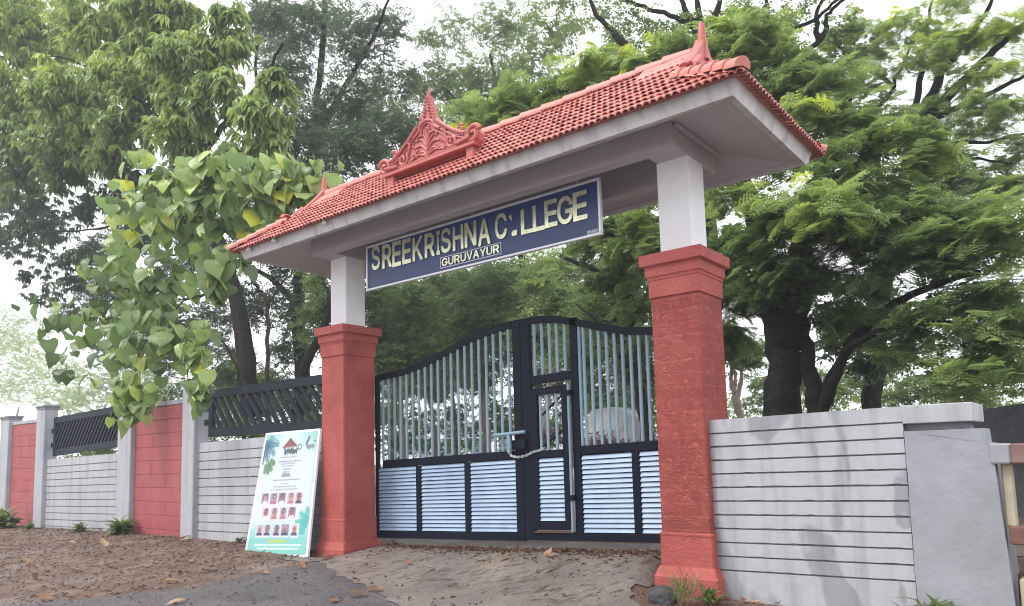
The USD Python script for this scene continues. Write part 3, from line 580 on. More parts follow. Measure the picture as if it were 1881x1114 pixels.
# ------------------------------------------------------------------ left fence
def post(xa, xb, zt, zb, label):
    t = thing('fence_post', label, 'fence post')
    part(t, 'shaft', box(xa, xb, -.08, .20, zb, zt-.09, .012), m_greypost)
    part(t, 'cap', join([box(xa-.03, xb+.03, -.11, .23, zt-.045, zt, .008), box(xa-.012, xb+.012, -.092, .212, zt-.09, zt-.046, .005)]), m_greycap)
post(-9.44, -9.02, 2.68, -.3, 'grey fence post between the nearest grille and the nearest red block panel')
post(-11.95, -11.39, 2.64, -.3, 'grey fence post half hidden by the lowest hanging heart-shaped leaves')
post(-16.20, -15.72, 2.68, -.5, 'grey fence post between the farther grille and the farther red block panel')
post(-18.60, -18.03, 2.56, -.5, 'grey fence post at the very end of the wall, beyond the farther red panel')
rng = np.random.default_rng(21)
def plank(xa, xb, za, zb, y0, y1, jag, slope_=0.0, tx=0.0):
    n = max(4, int((xb-xa)/.035)); x = np.linspace(xa, xb, n)
    jl = jag*np.maximum(0, meshkit.fbm(np.stack([x*14, np.full(n, za*7), 0*x], -1), 3, 3)-.45)*4*(.4+1.2*meshkit.noise(np.stack([x*2.3, np.full(n, za*3), 0*x], -1), 5))
    lo = za+jl; lo[[0, -1]] = za
    up2 = zb+0*x; sl = slope_*(x-tx)
    pg = Polygon(np.vstack([np.column_stack([x, lo+sl]), np.column_stack([x, up2+sl])[::-1]]).tolist())
    v, f = extrude_xz(pg.buffer(0), y0, y1)
    return v, f
def grooved(label, xa, xb, yf, tops, foot, gap, sl, tx, mat, cat='wall', jag=.0025, name='grooved_wall'):
    t = thing(name, label, cat)
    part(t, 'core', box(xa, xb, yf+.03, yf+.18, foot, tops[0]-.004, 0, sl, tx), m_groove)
    for k in range(len(tops)):
        zt = tops[k]; zb_ = tops[k+1]+gap if k+1 < len(tops) else foot
        part(t, 'plank', plank(xa, xb, zb_, zt, yf, yf+.028, jag, sl, tx), mat)
    part(t, 'coping', box(xa, xb, yf+.029, yf+.18, tops[0]-.004, tops[0], 0, sl, tx), mat)
    return t
g1 = [1.615]+[1.445-.1435*k for k in range(10)]
grooved('grey horizontally grooved wall under the nearest grille, behind the leaning poster', -9.02, -5.27, 0.0, g1, -.3, .014, .019, -9.02, m_grey)
g2 = [1.445]+[1.272-.1445*k for k in range(10)]
grooved('grey horizontally grooved wall under the farther grille', -15.72, -11.95, 0.0, g2, -.6, .014, .019, -15.72, m_grey)
def blocks(label, xa, xb, zt, zb):
    t = thing('block_wall', label, 'wall')
    part(t, 'mortar', box(xa, xb, .016, .18, zb, zt-.085, 0), m_redjoint)
    part(t, 'coping', box(xa, xb, -.012, .20, zt-.083, zt, .008), m_greypost)
    n = 10; H = (zt-.09-zb)/n
    for r in range(n):
        cuts = [xa, xa+(xb-xa)*(.36 if r % 2 else .64), xb]
        for a, b in zip(cuts, cuts[1:]):
            d = rng.uniform(0, .005)
            part(t, 'brick', box(a+.004, b-.004, d, .03, zb+r*H+.004, zb+(r+1)*H-.004, .004), m_redblock)
blocks('red block wall panel with grey coping, nearer to the gate', -11.38, -9.45, 2.41, -.12)
blocks('red block wall panel with grey coping, farther from the gate', -18.02, -16.21, 2.40, -.34)
def grille(label, xa, xb, za, zb, za2, zb2, lean, n, th):
    t = thing('fence_grille', label, 'grille')
    sl = lambda x, a, b: a+(b-a)*(x-xa)/(xb-xa)
    def rail(z0a, z1a, z0b, z1b):
        v = np.array([(x, y, z) for x, z0, z1 in ((xa, z0a, z1a), (xb, z0b, z1b)) for y in (.07, .13) for z in (z0, z1)])
        return v, box(0, 1, 0, 1, 0, 1)[1]
    part(t, 'rail', rail(zb-.135, zb, zb2-.135, zb2), m_grille); part(t, 'rail', rail(za, za+.15, za2, za2+.13), m_grille)
    part(t, 'stile', box(xa-.002, xa+.12, .068, .132, za-.002, zb+.002, .004), m_grille)
    part(t, 'stile', box(xb-.10, xb+.002, .068, .132, za2-.002, zb2+.002, .004), m_grille)
    lo, hi = za+.10, zb-.08; H = hi-lo
    for c in np.linspace(xa-.3, xb+.3, n):
        pts = []
        for z in (lo, hi):
            x = c+(z-lo-H/2)*lean
            pts.append((x, z))
        (xl, zl), (xh, zh) = pts
        # clip to the frame
        def at_x(x): return zl+(zh-zl)*(x-xl)/(xh-xl)
        P = [(xl, zl), (xh, zh)]
        for i in (0, 1):
            x = min(max(P[i][0], xa+.06), xb-.06); P[i] = (x, at_x(x) if x != P[i][0] else P[i][1])
        if abs(P[0][0]-P[1][0]) < .05: continue
        (xl2, zl2), (xh2, zh2) = P
        d = np.array([xh2-xl2, zh2-zl2]); d /= np.linalg.norm(d); nn = np.array([-d[1], d[0]])*th/2
        dz = sl(np.mean([xl2, xh2]), 0, za2-za)
        q = Polygon([(xl2+nn[0], zl2+nn[1]+dz), (xl2-nn[0], zl2-nn[1]+dz), (xh2-nn[0], zh2-nn[1]+dz), (xh2+nn[0], zh2+nn[1]+dz)])
        part(t, 'diagonal_bar', extrude_xz(q, .080, .122), m_grille)
    for z in (za+.25, zb-.3): part(t, 'bracket', box(xa-.14, xa, .07, .12, z-.05, z+.05, .004), m_grille)
    return t
grille('dark steel grille of diagonal bars beside the smooth pillar', -8.84, -5.30, 1.71, 2.50, 1.71, 2.50, -.86, 21, .062)
grille('farther dark steel grille of closely set diagonal bars', -15.60, -11.96, 1.52, 2.39, 1.66, 2.47, .90, 26, .055)

# ------------------------------------------------------------------ right wall, pier, balustrade
m_rwall = usdkit.material(stage, LK+'/patched_grey', {'g': ('geometry', {}), 'mp': ('mapping', {'scale': (1.5, 1.0, 0.75), 'location': (3.1, 0, 1.7)}), 'n': ('noise_texture', {'scale': 1.5, 'detail': 3.0, 'roughness': 0.45, 'distortion': 0.4}),
    'r': ('rgb_ramp', {'ramp': [(0.0, (0.215, 0.222, 0.24)), (0.43, (0.23, 0.238, 0.255)), (0.465, (0.335, 0.34, 0.362)), (1.0, (0.355, 0.36, 0.382))]}),
    'f': ('noise_texture', {'scale': 9.0, 'detail': 7.0, 'roughness': 0.7}), 'fr': ('rgb_ramp', {'ramp': [(0.3, (0.9, 0.9, 0.9)), (0.7, (1.06, 1.05, 1.05))]}), 'mm': ('mix_color', {'blend_type': 'multiply', 'fac': 1.0, 'use_clamp': False}),
    'smp': ('mapping', {'scale': (6.0, 6.0, 0.45)}), 'sn': ('noise_texture', {'scale': 1.0, 'detail': 6.0, 'roughness': 0.6}), 'sr': ('rgb_ramp', {'ramp': [(0.5, (1, 1, 1)), (0.7, (0.72, 0.72, 0.72))]}), 'sm': ('mix_color', {'blend_type': 'multiply', 'fac': 1.0}), 'bn': ('noise_texture', {'scale': 40.0, 'detail': 5.0}), 'b': ('bump', {'strength': 0.35, 'distance': 0.004}), 'p': ('principled_bsdf', {'roughness': 0.62, 'specular_ior_level': 0.35})},
    [('g.position', 'mp.vector'), ('mp.vector', 'n.vector'), ('n.fac', 'r.fac'), ('g.position', 'f.vector'), ('f.fac', 'fr.fac'), ('r.color', 'mm.a'), ('fr.color', 'mm.b'), ('mm.result', 'sm.a'), ('g.position', 'smp.vector'), ('smp.vector', 'sn.vector'), ('sn.fac', 'sr.fac'), ('sr.color', 'sm.b'), ('sm.result', 'p.base_color'), ('g.position', 'bn.vector'), ('bn.fac', 'b.height'), ('b.normal', 'p.normal')], surface='p.BSDF')
tr = [1.545]+[1.417-.118*k for k in range(11)]
rw = grooved('light grey grooved boundary wall with uneven paint patches, right of the stamped pillar', .235, 1.795, -.18, tr, -.3, .013, .019, .24, m_rwall, jag=.004)
pier = thing('wall_pier', 'plain grey plastered pier with a slotted cap at the end of the grooved boundary wall', 'pier')
def rough(m, amp, seed, sub=.12):
    t = trimesh.Trimesh(*m, process=True); v, f = trimesh.remesh.subdivide_to_size(t.vertices, t.faces, sub)
    t = trimesh.Trimesh(v, f, process=True); n = t.vertex_normals
    return np.array(t.vertices)+n*(amp*(meshkit.fbm(np.array(t.vertices)*5, 4, seed)-.5))[:, None], np.array(t.faces)
def prism(front, y0, y1): return extrude_xz(Polygon(front), y0, y1)
part(pier, 'body', rough(prism([(1.80, -.3), (2.43, -.3), (2.385, .6), (2.355, 1.275), (2.305, 1.285), (2.295, 1.388), (1.80, 1.386)], -.185, .40), .014, 5), m_pier, smooth=40)
part(pier, 'cap_slab', rough(box(1.797, 2.262, -.195, .42, 1.440, 1.578, .006), .008, 6), m_grey, smooth=40)
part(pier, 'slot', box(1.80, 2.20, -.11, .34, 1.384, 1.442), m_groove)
bal = thing('balustrade', 'weathered red railed balustrade with cream uprights beyond the pier', 'balustrade')
m_rail = paint('rail_red_worn', (0.125, 0.056, 0.044), 0.75, 0.25, 6.0, 0.5, 60, 0.006, dirt=(0.24, 0.19, 0.165), dirtamt=0.9)
m_cream = paint('upright_cream', (0.36, 0.32, 0.235), 0.7, 0.10, 4.0, 0.4, 60, 0.005, dirt=(0.20, 0.16, 0.10), dirtamt=0.5)
part(bal, 'top_rail', rough(box(2.46, 5.6, -.20, .02, 1.135, 1.272, .01), .008, 7), m_rail, smooth=40)
part(bal, 'rail_end', rough(box(2.34, 2.458, -.202, .02, 1.133, 1.274, .01), .008, 8), m_pier, smooth=40, label='grey painted end of the top rail')
part(bal, 'bottom_rail', rough(box(2.41, 5.6, -.18, .0, .575, .70, .01), .008, 9), m_rail, smooth=40)
for k, x in enumerate(np.r_[2.425, np.arange(2.60, 5.5, .17)]): part(bal, 'upright', box(x-.036, x+.036, -.13, -.05, .69, 1.14, .012), m_cream)
part(bal, 'plinth', box(2.44, 5.6, -.16, -.02, -.3, .34, .01), m_cream)
for x in np.arange(2.60, 5.5, .5): part(bal, 'lower_upright', box(x-.036, x+.036, -.13, -.05, .33, .58, .012), m_cream)
dkw = thing('stone_wall', 'dark grey rough plastered wall running back behind the balustrade', 'wall')
m_dw = paint('dark_rough_plaster', (0.115, 0.125, 0.145), 0.85, 0.15, 3.0, 0.9, 30, 0.02)
P0, P1 = np.array([1.60, 6.4]), np.array([3.9, .95]); d = (P1-P0)/np.linalg.norm(P1-P0); nn = np.array([-d[1], d[0]])*.1
q = lambda p, z: (p[0], p[1], z)
part(dkw, 'body', rough((np.array([q(P0-nn, -.2), q(P1-nn, -.2), q(P1+nn, -.2), q(P0+nn, -.2), q(P0-nn, 1.72), q(P1-nn, 1.76), q(P1+nn, 1.76), q(P0+nn, 1.72)]), np.array([[0, 3, 2, 1], [4, 5, 6, 7], [0, 1, 5, 4], [1, 2, 6, 5], [2, 3, 7, 6], [3, 0, 4, 7]])), .05, 31, .15), m_dw, smooth=30)

# ------------------------------------------------------------------ leaning poster
from PIL import Image, ImageDraw
def poster_art(w=124, h=168, ss=4):
    W, H = w*ss, h*ss; r = np.random.default_rng(77)
    yy, xx = np.mgrid[0:H, 0:W]; u, v = xx/W, yy/H
    teal = np.array([140, 212, 204.]); white = np.array([222, 236, 240.])
    k = np.clip(np.maximum.reduce([1-np.hypot(u*1.5, v*2.6)*1.6, (1-np.hypot((1-u)*1.6, v*3.2)*1.5), (v-.72)/.16]), 0, 1)[..., None]
    k = np.maximum(k, np.clip(.35-np.abs(u-1)*3, 0, 1)[..., None]*.5*(v > .3)[..., None])
    im = Image.fromarray((white*(1-k)+teal*k).astype(np.uint8)); d = ImageDraw.Draw(im)
    X = lambda a: a*W; Y = lambda a: a*H
    def leaf(cx, cy, a, l, col, wd):
        for q in np.linspace(.1, 1, 12):
            px, py = cx+math.cos(a)*l*q, cy+math.sin(a)*l*q*.75
            for s in (1, -1):
                b = a+s*1.0; m = wd*(1-.7*q)
                d.line([X(px), Y(py), X(px+math.cos(b)*m), Y(py+math.sin(b)*m*.75)], fill=col, width=5)
        d.line([X(cx), Y(cy), X(cx+math.cos(a)*l), Y(cy+math.sin(a)*l*.75)], fill=col, width=5)
    for a, c in ((.2, (40, 100, 130)), (.7, (60, 120, 130)), (1.2, (58, 96, 140)), (1.6, (48, 86, 126))): leaf(.02, .05, a, .26, c, .10)
    for a, c in ((.1, (96, 150, 96)), (.8, (104, 160, 110)), (1.4, (90, 130, 110)), (2.0, (96, 150, 100))): leaf(.13, .24, a, .13, c, .07)
    for a in (3.4, 4.0, 4.6, 2.9): leaf(.98, .78, a, .20, (80, 185, 180), .09)
    d.polygon([(X(.50), Y(.045)), (X(.36), Y(.125)), (X(.66), Y(.115))], fill=(150, 92, 98))
    for q in np.linspace(.38, .64, 9): d.line([X(.50), Y(.045), X(q), Y(.125)], fill=(110, 62, 74), width=3)
    def squig(x, y, w, h, col, wd):
        p = [(X(x+w*t), Y(y+h*(.5+.5*math.sin(t*6.3*2+r.uniform(0, 6))))) for t in np.linspace(0, 1, 14)]; d.line(p, fill=col, width=wd)
    for q in range(5): squig(.40+.055*q, .125, .05, .06, (70, 92, 100), 6)
    d.ellipse([X(.66), Y(.10), X(.73), Y(.15)], outline=(70, 92, 100), width=6)
    d.polygon([(X(.80), Y(.10)), (X(.86), Y(.03)), (X(.87), Y(.06)), (X(.82), Y(.12))], fill=(120, 84, 116))
    for q in range(3): squig(.82+.05*q, .11, .045, .045, (110, 120, 140), 4)
    d.ellipse([X(.95), Y(.075), X(.98), Y(.09)], fill=(70, 100, 110))
    for yv, a, b, c in ((.20, .34, .66, 150), (.235, .33, .72, 140), (.255, .38, .64, 160), (.275, .42, .60, 160), (.30, .44, .58, 130), (.325, .44, .56, 130), (.39, .28, .76, 140), (.42, .42, .58, 170), (.445, .30, .72, 160), (.468, .27, .76, 165)):
        x = a
        while x < b:
            wv = r.uniform(.012, .035); squig(x, yv, wv, .010, (c, c-4, c+8), 3); x += wv+.006
    for q in range(4): d.rounded_rectangle([X(.43+.04*q), Y(.343), X(.462+.04*q), Y(.368)], 4, outline=(90, 100, 112), width=5)
    rows = [(.50, .592, (.12, .28, .43, .59, .73)), (.620, .715, (.17, .33, .49, .64)), (.758, .848, (.12, .25, .41, .56, .72))]
    bgs = [(150, 130, 170), (214, 190, 205), (190, 196, 214), (170, 150, 190), (226, 214, 226)]
    sk = [(190, 140, 134), (206, 152, 146), (178, 124, 118), (212, 172, 164), (166, 116, 112)]
    for (y0, y1, xs_) in rows:
        for x0 in xs_:
            x1 = x0+.125; bg = bgs[r.integers(5)]; s = sk[r.integers(5)]; hairc = (52, 40, 52) if r.random() < .72 else (186, 176, 184)
            d.rectangle([X(x0)-3, Y(y0)-3, X(x1)+3, Y(y1)+3], fill=(246, 246, 250)); d.rectangle([X(x0), Y(y0), X(x1), Y(y1)], fill=bg)
            cx, cy, hh = (x0+x1)/2+r.uniform(-.008, .008), y0+.40*(y1-y0), (y1-y0)
            d.pieslice([X(cx-.055), Y(y0+.66*hh), X(cx+.055), Y(y1+.5*hh)], 180, 360, fill=[(90, 70, 110), (236, 232, 240), (190, 120, 140), (70, 80, 110)][r.integers(4)])
            d.rectangle([X(x0), Y(y1)+1, X(x1), Y(y1)+12], fill=(238, 242, 248))
            d.ellipse([X(cx-.036), Y(cy-.33*hh), X(cx+.036), Y(cy+.30*hh)], fill=hairc)
            d.ellipse([X(cx-.030), Y(cy-.21*hh), X(cx+.030), Y(cy+.33*hh)], fill=s)
            for e in (-.012, .012): d.ellipse([X(cx+e)-3, Y(cy)-2, X(cx+e)+3, Y(cy)+3], fill=(60, 36, 40))
            d.line([X(cx-.011), Y(cy+.19*hh), X(cx+.011), Y(cy+.19*hh)], fill=(112, 56, 58), width=3)
            if r.random() < .4: d.line([X(cx-.012), Y(cy+.13*hh), X(cx+.012), Y(cy+.13*hh)], fill=(50, 36, 40), width=4)
            squig(x0+.01, y1+.008, .09, .006, (150, 150, 165), 2)
    d.rectangle([X(.36), Y(.885), X(.66), Y(.902)], fill=(206, 210, 96))
    for yv, a, b in ((.925, .12, .90), (.955, .18, .86)):
        x = a
        while x < b:
            wv = r.uniform(.015, .035); squig(x, yv-.008, wv, .014, (240, 250, 250), 5); x += wv+.005
    a = np.asarray(im.resize((w, h), Image.LANCZOS)).astype(float)/255
    return np.where(a <= .04045, a/12.92, ((a+.055)/1.055)**2.4)*.64
A, B, C, D = map(np.array, ((-6.74, -.50, -.05), (-5.21, -.52, .035), (-5.27, -.285, 1.705), (-6.55, -.29, 1.690)))
art = poster_art(); ph, pw = art.shape[:2]
pn = np.cross(B-A, D-A); pn /= np.linalg.norm(pn)
if pn[1] > 0: pn = -pn
pos = thing('poster_board', 'white-edged teal printed poster with rows of portraits, leaning on the wall by the smooth pillar', 'poster')
bv = np.array([A, B, C, D]); part(pos, 'board', (np.vstack([bv, bv-pn*.028]), np.array([[0, 1, 2, 3], [7, 6, 5, 4], [0, 4, 5, 1], [1, 5, 6, 2], [2, 6, 7, 3], [3, 7, 4, 0]])), m_board)
U, V_ = np.meshgrid(np.linspace(.035, .965, pw), np.linspace(.982, .022, ph)); U, V_ = U[..., None], V_[..., None]
G = (A*(1-U)+B*U)*(1-V_)+(D*(1-U)+C*U)*V_+pn*.003
i = np.arange(ph*pw).reshape(ph, pw); qf = np.stack([i[1:, :-1], i[1:, 1:], i[:-1, 1:], i[:-1, :-1]], -1).reshape(-1, 4)
part(pos, 'print', (G.reshape(-1, 3), np.vstack([qf[:, [0, 1, 2]], qf[:, [0, 2, 3]]])), m_print, col=art.reshape(-1, 3))
# ------------------------------------------------------------------ foliage tools
def leaf_blade(L, w, n=2, droop=.25, fold=.18):
    "one pointed leaf along +x: a folded strip of 4n triangles"
    V, F = [], []
    for k in range(n+1):
        t = k/n; ww = w*math.sin(math.pi*min(.97, max(.04, t**.8))); x = L*t; z = -droop*L*t*t
        V += [(x, -ww/2, z+fold*ww), (x, 0, z), (x, ww/2, z+fold*ww)]
    for k in range(n):
        a = 3*k
        F += [(a, a+3, a+4), (a, a+4, a+1), (a+1, a+4, a+5), (a+1, a+5, a+2)]
    return np.array(V, float), np.array(F)
def rot(yaw, pitch, roll=0.0):
    cy, sy, cp, sp, cr, sr = math.cos(yaw), math.sin(yaw), math.cos(pitch), math.sin(pitch), math.cos(roll), math.sin(roll)
    return np.array([[cy, -sy, 0], [sy, cy, 0], [0, 0, 1]])@np.array([[cp, 0, -sp], [0, 1, 0], [sp, 0, cp]])@np.array([[1, 0, 0], [0, cr, -sr], [0, sr, cr]])
def merge(ms):
    t = []
    for k, (v, f, a) in enumerate(ms): t.append(np.full(len(v), a))
    v, f = join([(v, f) for v, f, _ in ms]); return v, f, np.concatenate(t)
def proto_whorl(rng, n=8, L=.27, w=.098):
    "drooping whorl of long leaves at a twig end"
    ms = []
    for k in range(n):
        v, f = leaf_blade(L*rng.uniform(.75, 1.15), w*rng.uniform(.85, 1.2), 2, rng.uniform(.35, .8), .22)
        ms.append(((v@rot(2*np.pi*k/n+rng.uniform(-.3, .3), rng.uniform(-.75, .05), rng.uniform(-.4, .4)).T)+[0, 0, -.02*k/n], f, rng.uniform(-.5, .5)))
    return merge(ms)
def proto_twig(rng, n=13, L=.10, w=.048, twig=.36):
    ms = []
    for k in range(n):
        t = k/n; l = L*rng.uniform(.7, 1.2)
        v = np.array([(0, 0, 0), (l*.45, -w/2, .16*w), (l, 0, -.12*l), (l*.45, w/2, .16*w)]); f = np.array([(0, 1, 2), (0, 2, 3)])
        p = np.array([twig*t, 0.03*math.sin(5*t), -.10*twig*t*t])
        ms.append((v@rot((1 if k % 2 else -1)*rng.uniform(.5, 1.3), rng.uniform(-.6, .4), rng.uniform(-.8, .8)).T+p, f, rng.uniform(-.5, .5)))
    return merge(ms)
def proto_frond(rng, n=7, L=.38):
    "feathery doubly compound leaf: rows of narrow leaflets on side ribs"
    ms = []
    for k in range(n):
        t = (k+1)/n; Ls = .19*math.sin(math.pi*(.15+.75*t))*rng.uniform(.85, 1.1)
        for s in (1, -1):
            base = np.array([L*t, 0, -.16*L*t*t]); R = rot(s*rng.uniform(.75, 1.05), rng.uniform(-.25, .1), rng.uniform(-.3, .3)); a = rng.uniform(-.5, .5)
            m = 4
            V, F = [], []
            for j in range(m):
                q = (j+.5)/m; x = Ls*q; lw = .050*math.sin(math.pi*(.2+.7*q))
                for e in (1, -1):
                    b = len(V); z = -.20*x*x/Ls
                    V += [(x-.017, 0, z), (x+.015, 0, z), (x+.024, e*lw, z-.006)]; F.append((b, b+1, b+2) if e > 0 else (b+1, b, b+2))
            ms.append((np.array(V)@R.T+base, np.array(F), a))
    return merge(ms)
def scatter(protos, P, R, S, T, rng):
    "copies protos onto points P with rotations R, sizes S, tones T"
    which = rng.integers(0, len(protos), len(P)); V, F, A, n = [], [], [], 0
    for k, (v, f, a) in enumerate(protos):
        idx = np.nonzero(which == k)[0]
        if not len(idx): continue
        W = np.einsum('nij,vj->nvi', R[idx]*S[idx][:, None, None], v)+P[idx][:, None, :]
        V.append(W.reshape(-1, 3)); m = len(v)
        F.append((f[None]+(np.arange(len(idx))*m)[:, None, None]).reshape(-1, 3)+n); n += m*len(idx)
        A.append((T[idx][:, None]+a[None]*.22).ravel())
    return np.vstack(V), np.vstack(F), np.clip(np.concatenate(A), 0, 1)
def rots(n, rng, pitch=(-.4, .3), roll=.4, yaw=None):
    return np.array([rot(rng.uniform(0, 2*np.pi) if yaw is None else yaw+rng.normal(0, .7), rng.uniform(*pitch), rng.uniform(-roll, roll)) for _ in range(n)])
def cloud(clumps, size, dens, rng, flat=1.0, shell=.5, lumps=True):
    "points through ellipsoid clumps (x, y, z, rx, rz[, tone[, density]]), gathered into lumps so gaps stay open"
    P, T, O = [], [], []
    for c in clumps:
        x, y, z, rx, rz = c[:5]; tone = c[5] if len(c) > 5 else .5; dd = c[6] if len(c) > 6 else 1.0
        ry = rx*.85
        n = max(3, int(dens*dd*rx*rz*math.pi/(size*size)))
        d = rng.normal(size=(n, 3)); d /= np.linalg.norm(d, axis=1, keepdims=True)
        p = d*(rng.random(n)**(shell*.6))[:, None]
        if lumps:
            m = max(3, int(n/14)); c0 = rng.normal(size=(m, 3)); c0 /= np.linalg.norm(c0, axis=1, keepdims=True); c0 *= (rng.random(m)**.45)[:, None]
            k = rng.integers(0, m, n); p = np.where(rng.random((n, 1)) < .80, c0[k]+rng.normal(0, .17, (n, 3)), p)
            tl = rng.normal(0, .10, m)[k]
        else: tl = 0
        P.append(p*[rx, ry, rz*flat]+[x, y, z]); T.append(np.clip(tone+tl+rng.normal(0, .07, n), 0, 1)); O.append(p)
    return np.vstack(P), np.concatenate(T), np.vstack(O)
def crown(t, name, clumps, protos, size, dens, seed, mat, pitch=(-.5, .35), roll=.5, scale=(.8, 1.25), flat=1.0, shell=.5, lumps=True):
    rng = np.random.default_rng(seed); P, T, O = cloud(clumps, size, dens, rng, flat, shell, lumps)
    v, f, a = scatter(protos, P, rots(len(P), rng, pitch, roll), rng.uniform(*scale, len(P)), T, rng)
    return part(t, name, (v, f), mat, tone=a)
def limb(t, pts, r0, r1, mat, name='branch', k=6, n=8, wob=.02, seed=0):
    P = smooth_path(pts, k); q = np.linspace(0, 1, len(P))
    g = np.random.default_rng(seed+len(P)); P[1:-1] += g.normal(0, wob, (len(P)-2, 3))*np.array([1, 1, .6])
    return part(t, name, tube(P, r0+(r1-r0)*q**.8, n), mat, smooth=True)

rng0 = np.random.default_rng(99)
WH = [proto_whorl(rng0) for _ in range(4)]; TW = [proto_twig(rng0) for _ in range(4)]; FR = [proto_frond(rng0) for _ in range(6)]
BT = [proto_twig(rng0, 14, .15, .08, .5) for _ in range(3)]
GREEN1 = [(0.0, (0.045, 0.075, 0.030)), (0.35, (0.125, 0.180, 0.062)), (0.7, (0.26, 0.335, 0.105)), (1.0, (0.42, 0.46, 0.12))]
GREEN2 = [(0.0, (0.034, 0.055, 0.034)), (0.4, (0.078, 0.115, 0.062)), (0.8, (0.145, 0.19, 0.09)), (1.0, (0.24, 0.27, 0.10))]
GREEN3 = [(0.0, (0.042, 0.068, 0.030)), (0.35, (0.125, 0.178, 0.066)), (0.7, (0.25, 0.325, 0.115)), (1.0, (0.44, 0.49, 0.08))]
GREENH = [(0.0, (0.055, 0.095, 0.032)), (0.35, (0.12, 0.185, 0.060)), (0.6, (0.20, 0.285, 0.090)), (0.85, (0.30, 0.38, 0.115)), (1.0, (0.48, 0.49, 0.07))]
m_l1 = leafmat('leaves_pale', GREEN1); m_l2 = leafmat('leaves_small_dark', GREEN2, trans=.3); m_l3 = leafmat('leaves_feathery', GREEN3, .5, .48)
m_lh = leafmat('leaves_heart', GREENH, .42, .28)
m_far = leafmat('leaves_far', [(0, (0.05, 0.08, 0.03)), (.5, (0.12, 0.175, 0.062)), (1, (0.24, 0.30, 0.095))], .6, .35)  # leaf colour also carries the haze paleness of the far-left trees

# ------------------------------------------------------------------ trees
t1 = thing('broadleaf_tree', 'tall broadleaf tree with pale drooping leaf whorls above the left fence', 'tree')
limb(t1, [(-12.72, 3.20, 2.40), (-13.37, 3.40, 4.05), (-14.20, 3.60, 5.58), (-15.53, 3.80, 7.49), (-17.42, 4.00, 9.75), (-19.65, 4.20, 12.56), (-22.23, 4.40, 16.26)], .26, .07, m_bark, 'trunk')
limb(t1, [(-14.53, 3.60, 6.21), (-15.48, 3.20, 7.49), (-18.18, 2.80, 9.43), (-22.97, 2.60, 11.92), (-28.03, 2.50, 14.23)], .11, .03, m_bark, seed=1)
limb(t1, [(-17.42, 4.00, 9.75), (-14.63, 3.60, 10.40), (-12.60, 3.30, 10.63), (-11.52, 3.20, 11.17)], .10, .03, m_bark, seed=2)
limb(t1, [(-19.65, 4.20, 12.56), (-23.21, 3.60, 14.88), (-28.37, 3.20, 17.47)], .08, .02, m_bark, seed=3)
limb(t1, [(-15.53, 3.80, 7.49), (-17.76, 3.40, 8.36), (-21.22, 3.00, 8.69), (-26.24, 2.80, 9.53)], .06, .02, m_bark, seed=4)
T1C = [(-27.12, 2.80, 17.46, 2.24, 1.22, 0.7), (-21.83, 3.20, 15.73, 1.72, 0.99, 0.7), (-18.05, 3.40, 14.48, 1.31, 0.82, 0.62), (-27.32, 2.60, 15.10, 1.82, 1.21, 0.72), (-21.47, 2.50, 12.88, 1.55, 1.04, 0.66), (-18.61, 2.90, 12.92, 1.30, 0.97, 0.62), (-15.56, 3.00, 12.17, 1.18, 0.81, 0.62), (-14.51, 3.50, 12.62, 0.88, 0.81, 0.5), (-22.99, 2.60, 12.12, 1.62, 0.81, 0.55), (-27.04, 2.60, 12.72, 1.59, 0.89, 0.42), (-19.23, 2.90, 11.26, 1.23, 0.82, 0.5), (-15.89, 2.90, 10.70, 1.03, 0.89, 0.66), (-14.11, 3.00, 10.60, 0.84, 0.77, 0.6), (-12.09, 3.00, 9.45, 0.78, 0.78, 0.62), (-13.38, 3.20, 8.93, 0.82, 0.55, 0.55), (-16.25, 3.40, 9.73, 0.91, 0.61, 0.4), (-11.89, 3.30, 10.25, 0.53, 0.53, 0.55), (-28.50, 2.90, 11.94, 1.24, 0.62, 0.3, 0.7), (-24.03, 3.00, 11.21, 1.12, 0.52, 0.3, 0.7), (-20.66, 3.20, 10.55, 1.03, 0.48, 0.3, 0.7), (-17.88, 3.00, 14.56, 0.96, 0.64, 0.75), (-28.96, 2.60, 19.00, 1.27, 0.85, 0.68)]
crown(t1, 'crown', T1C, WH, .16, 1.75, 11, m_l1, (-.2, .2), .3, (.85, 1.3))
T1C += [(-14.79, 3.80, 13.66, 1.05, 0.75, 0.55), (-12.44, 3.80, 12.09, 0.69, 0.69, 0.5), (-13.18, 3.50, 11.51, 0.70, 0.70, 0.55), (-15.00, 3.20, 10.07, 0.73, 0.58, 0.5), (-23.92, 2.40, 13.28, 1.47, 0.92, 0.78), (-19.51, 2.50, 13.25, 0.98, 0.66, 0.78), (-16.39, 2.80, 12.88, 0.91, 0.60, 0.72), (-27.62, 2.40, 13.65, 1.21, 0.80, 0.72), (-17.06, 2.70, 11.32, 0.91, 0.61, 0.62), (-21.13, 2.90, 10.94, 1.03, 0.58, 0.5)]
T1D = [(-30.00, 3.60, 10.28, 1.51, 0.87, 0.25, 0.5), (-27.18, 3.60, 10.33, 1.22, 1.02, 0.2, 0.6), (-24.51, 3.60, 8.37, 0.95, 0.76, 0.2, 0.5), (-30.79, 3.60, 11.81, 1.11, 0.88, 0.25, 0.6), (-23.38, 3.80, 10.30, 1.12, 0.75, 0.2, 0.6), (-24.80, 3.40, 7.23, 0.76, 0.76, 0.3, 0.4), (-28.61, 3.60, 8.29, 0.83, 0.63, 0.2, 0.35), (-20.64, 4.20, 10.11, 1.06, 0.71, 0.2, 0.8)]
crown(t1, 'crown', T1D, WH, .16, 2.0, 12, m_l2, (-.2, .2), .3, (.6, 1.0))

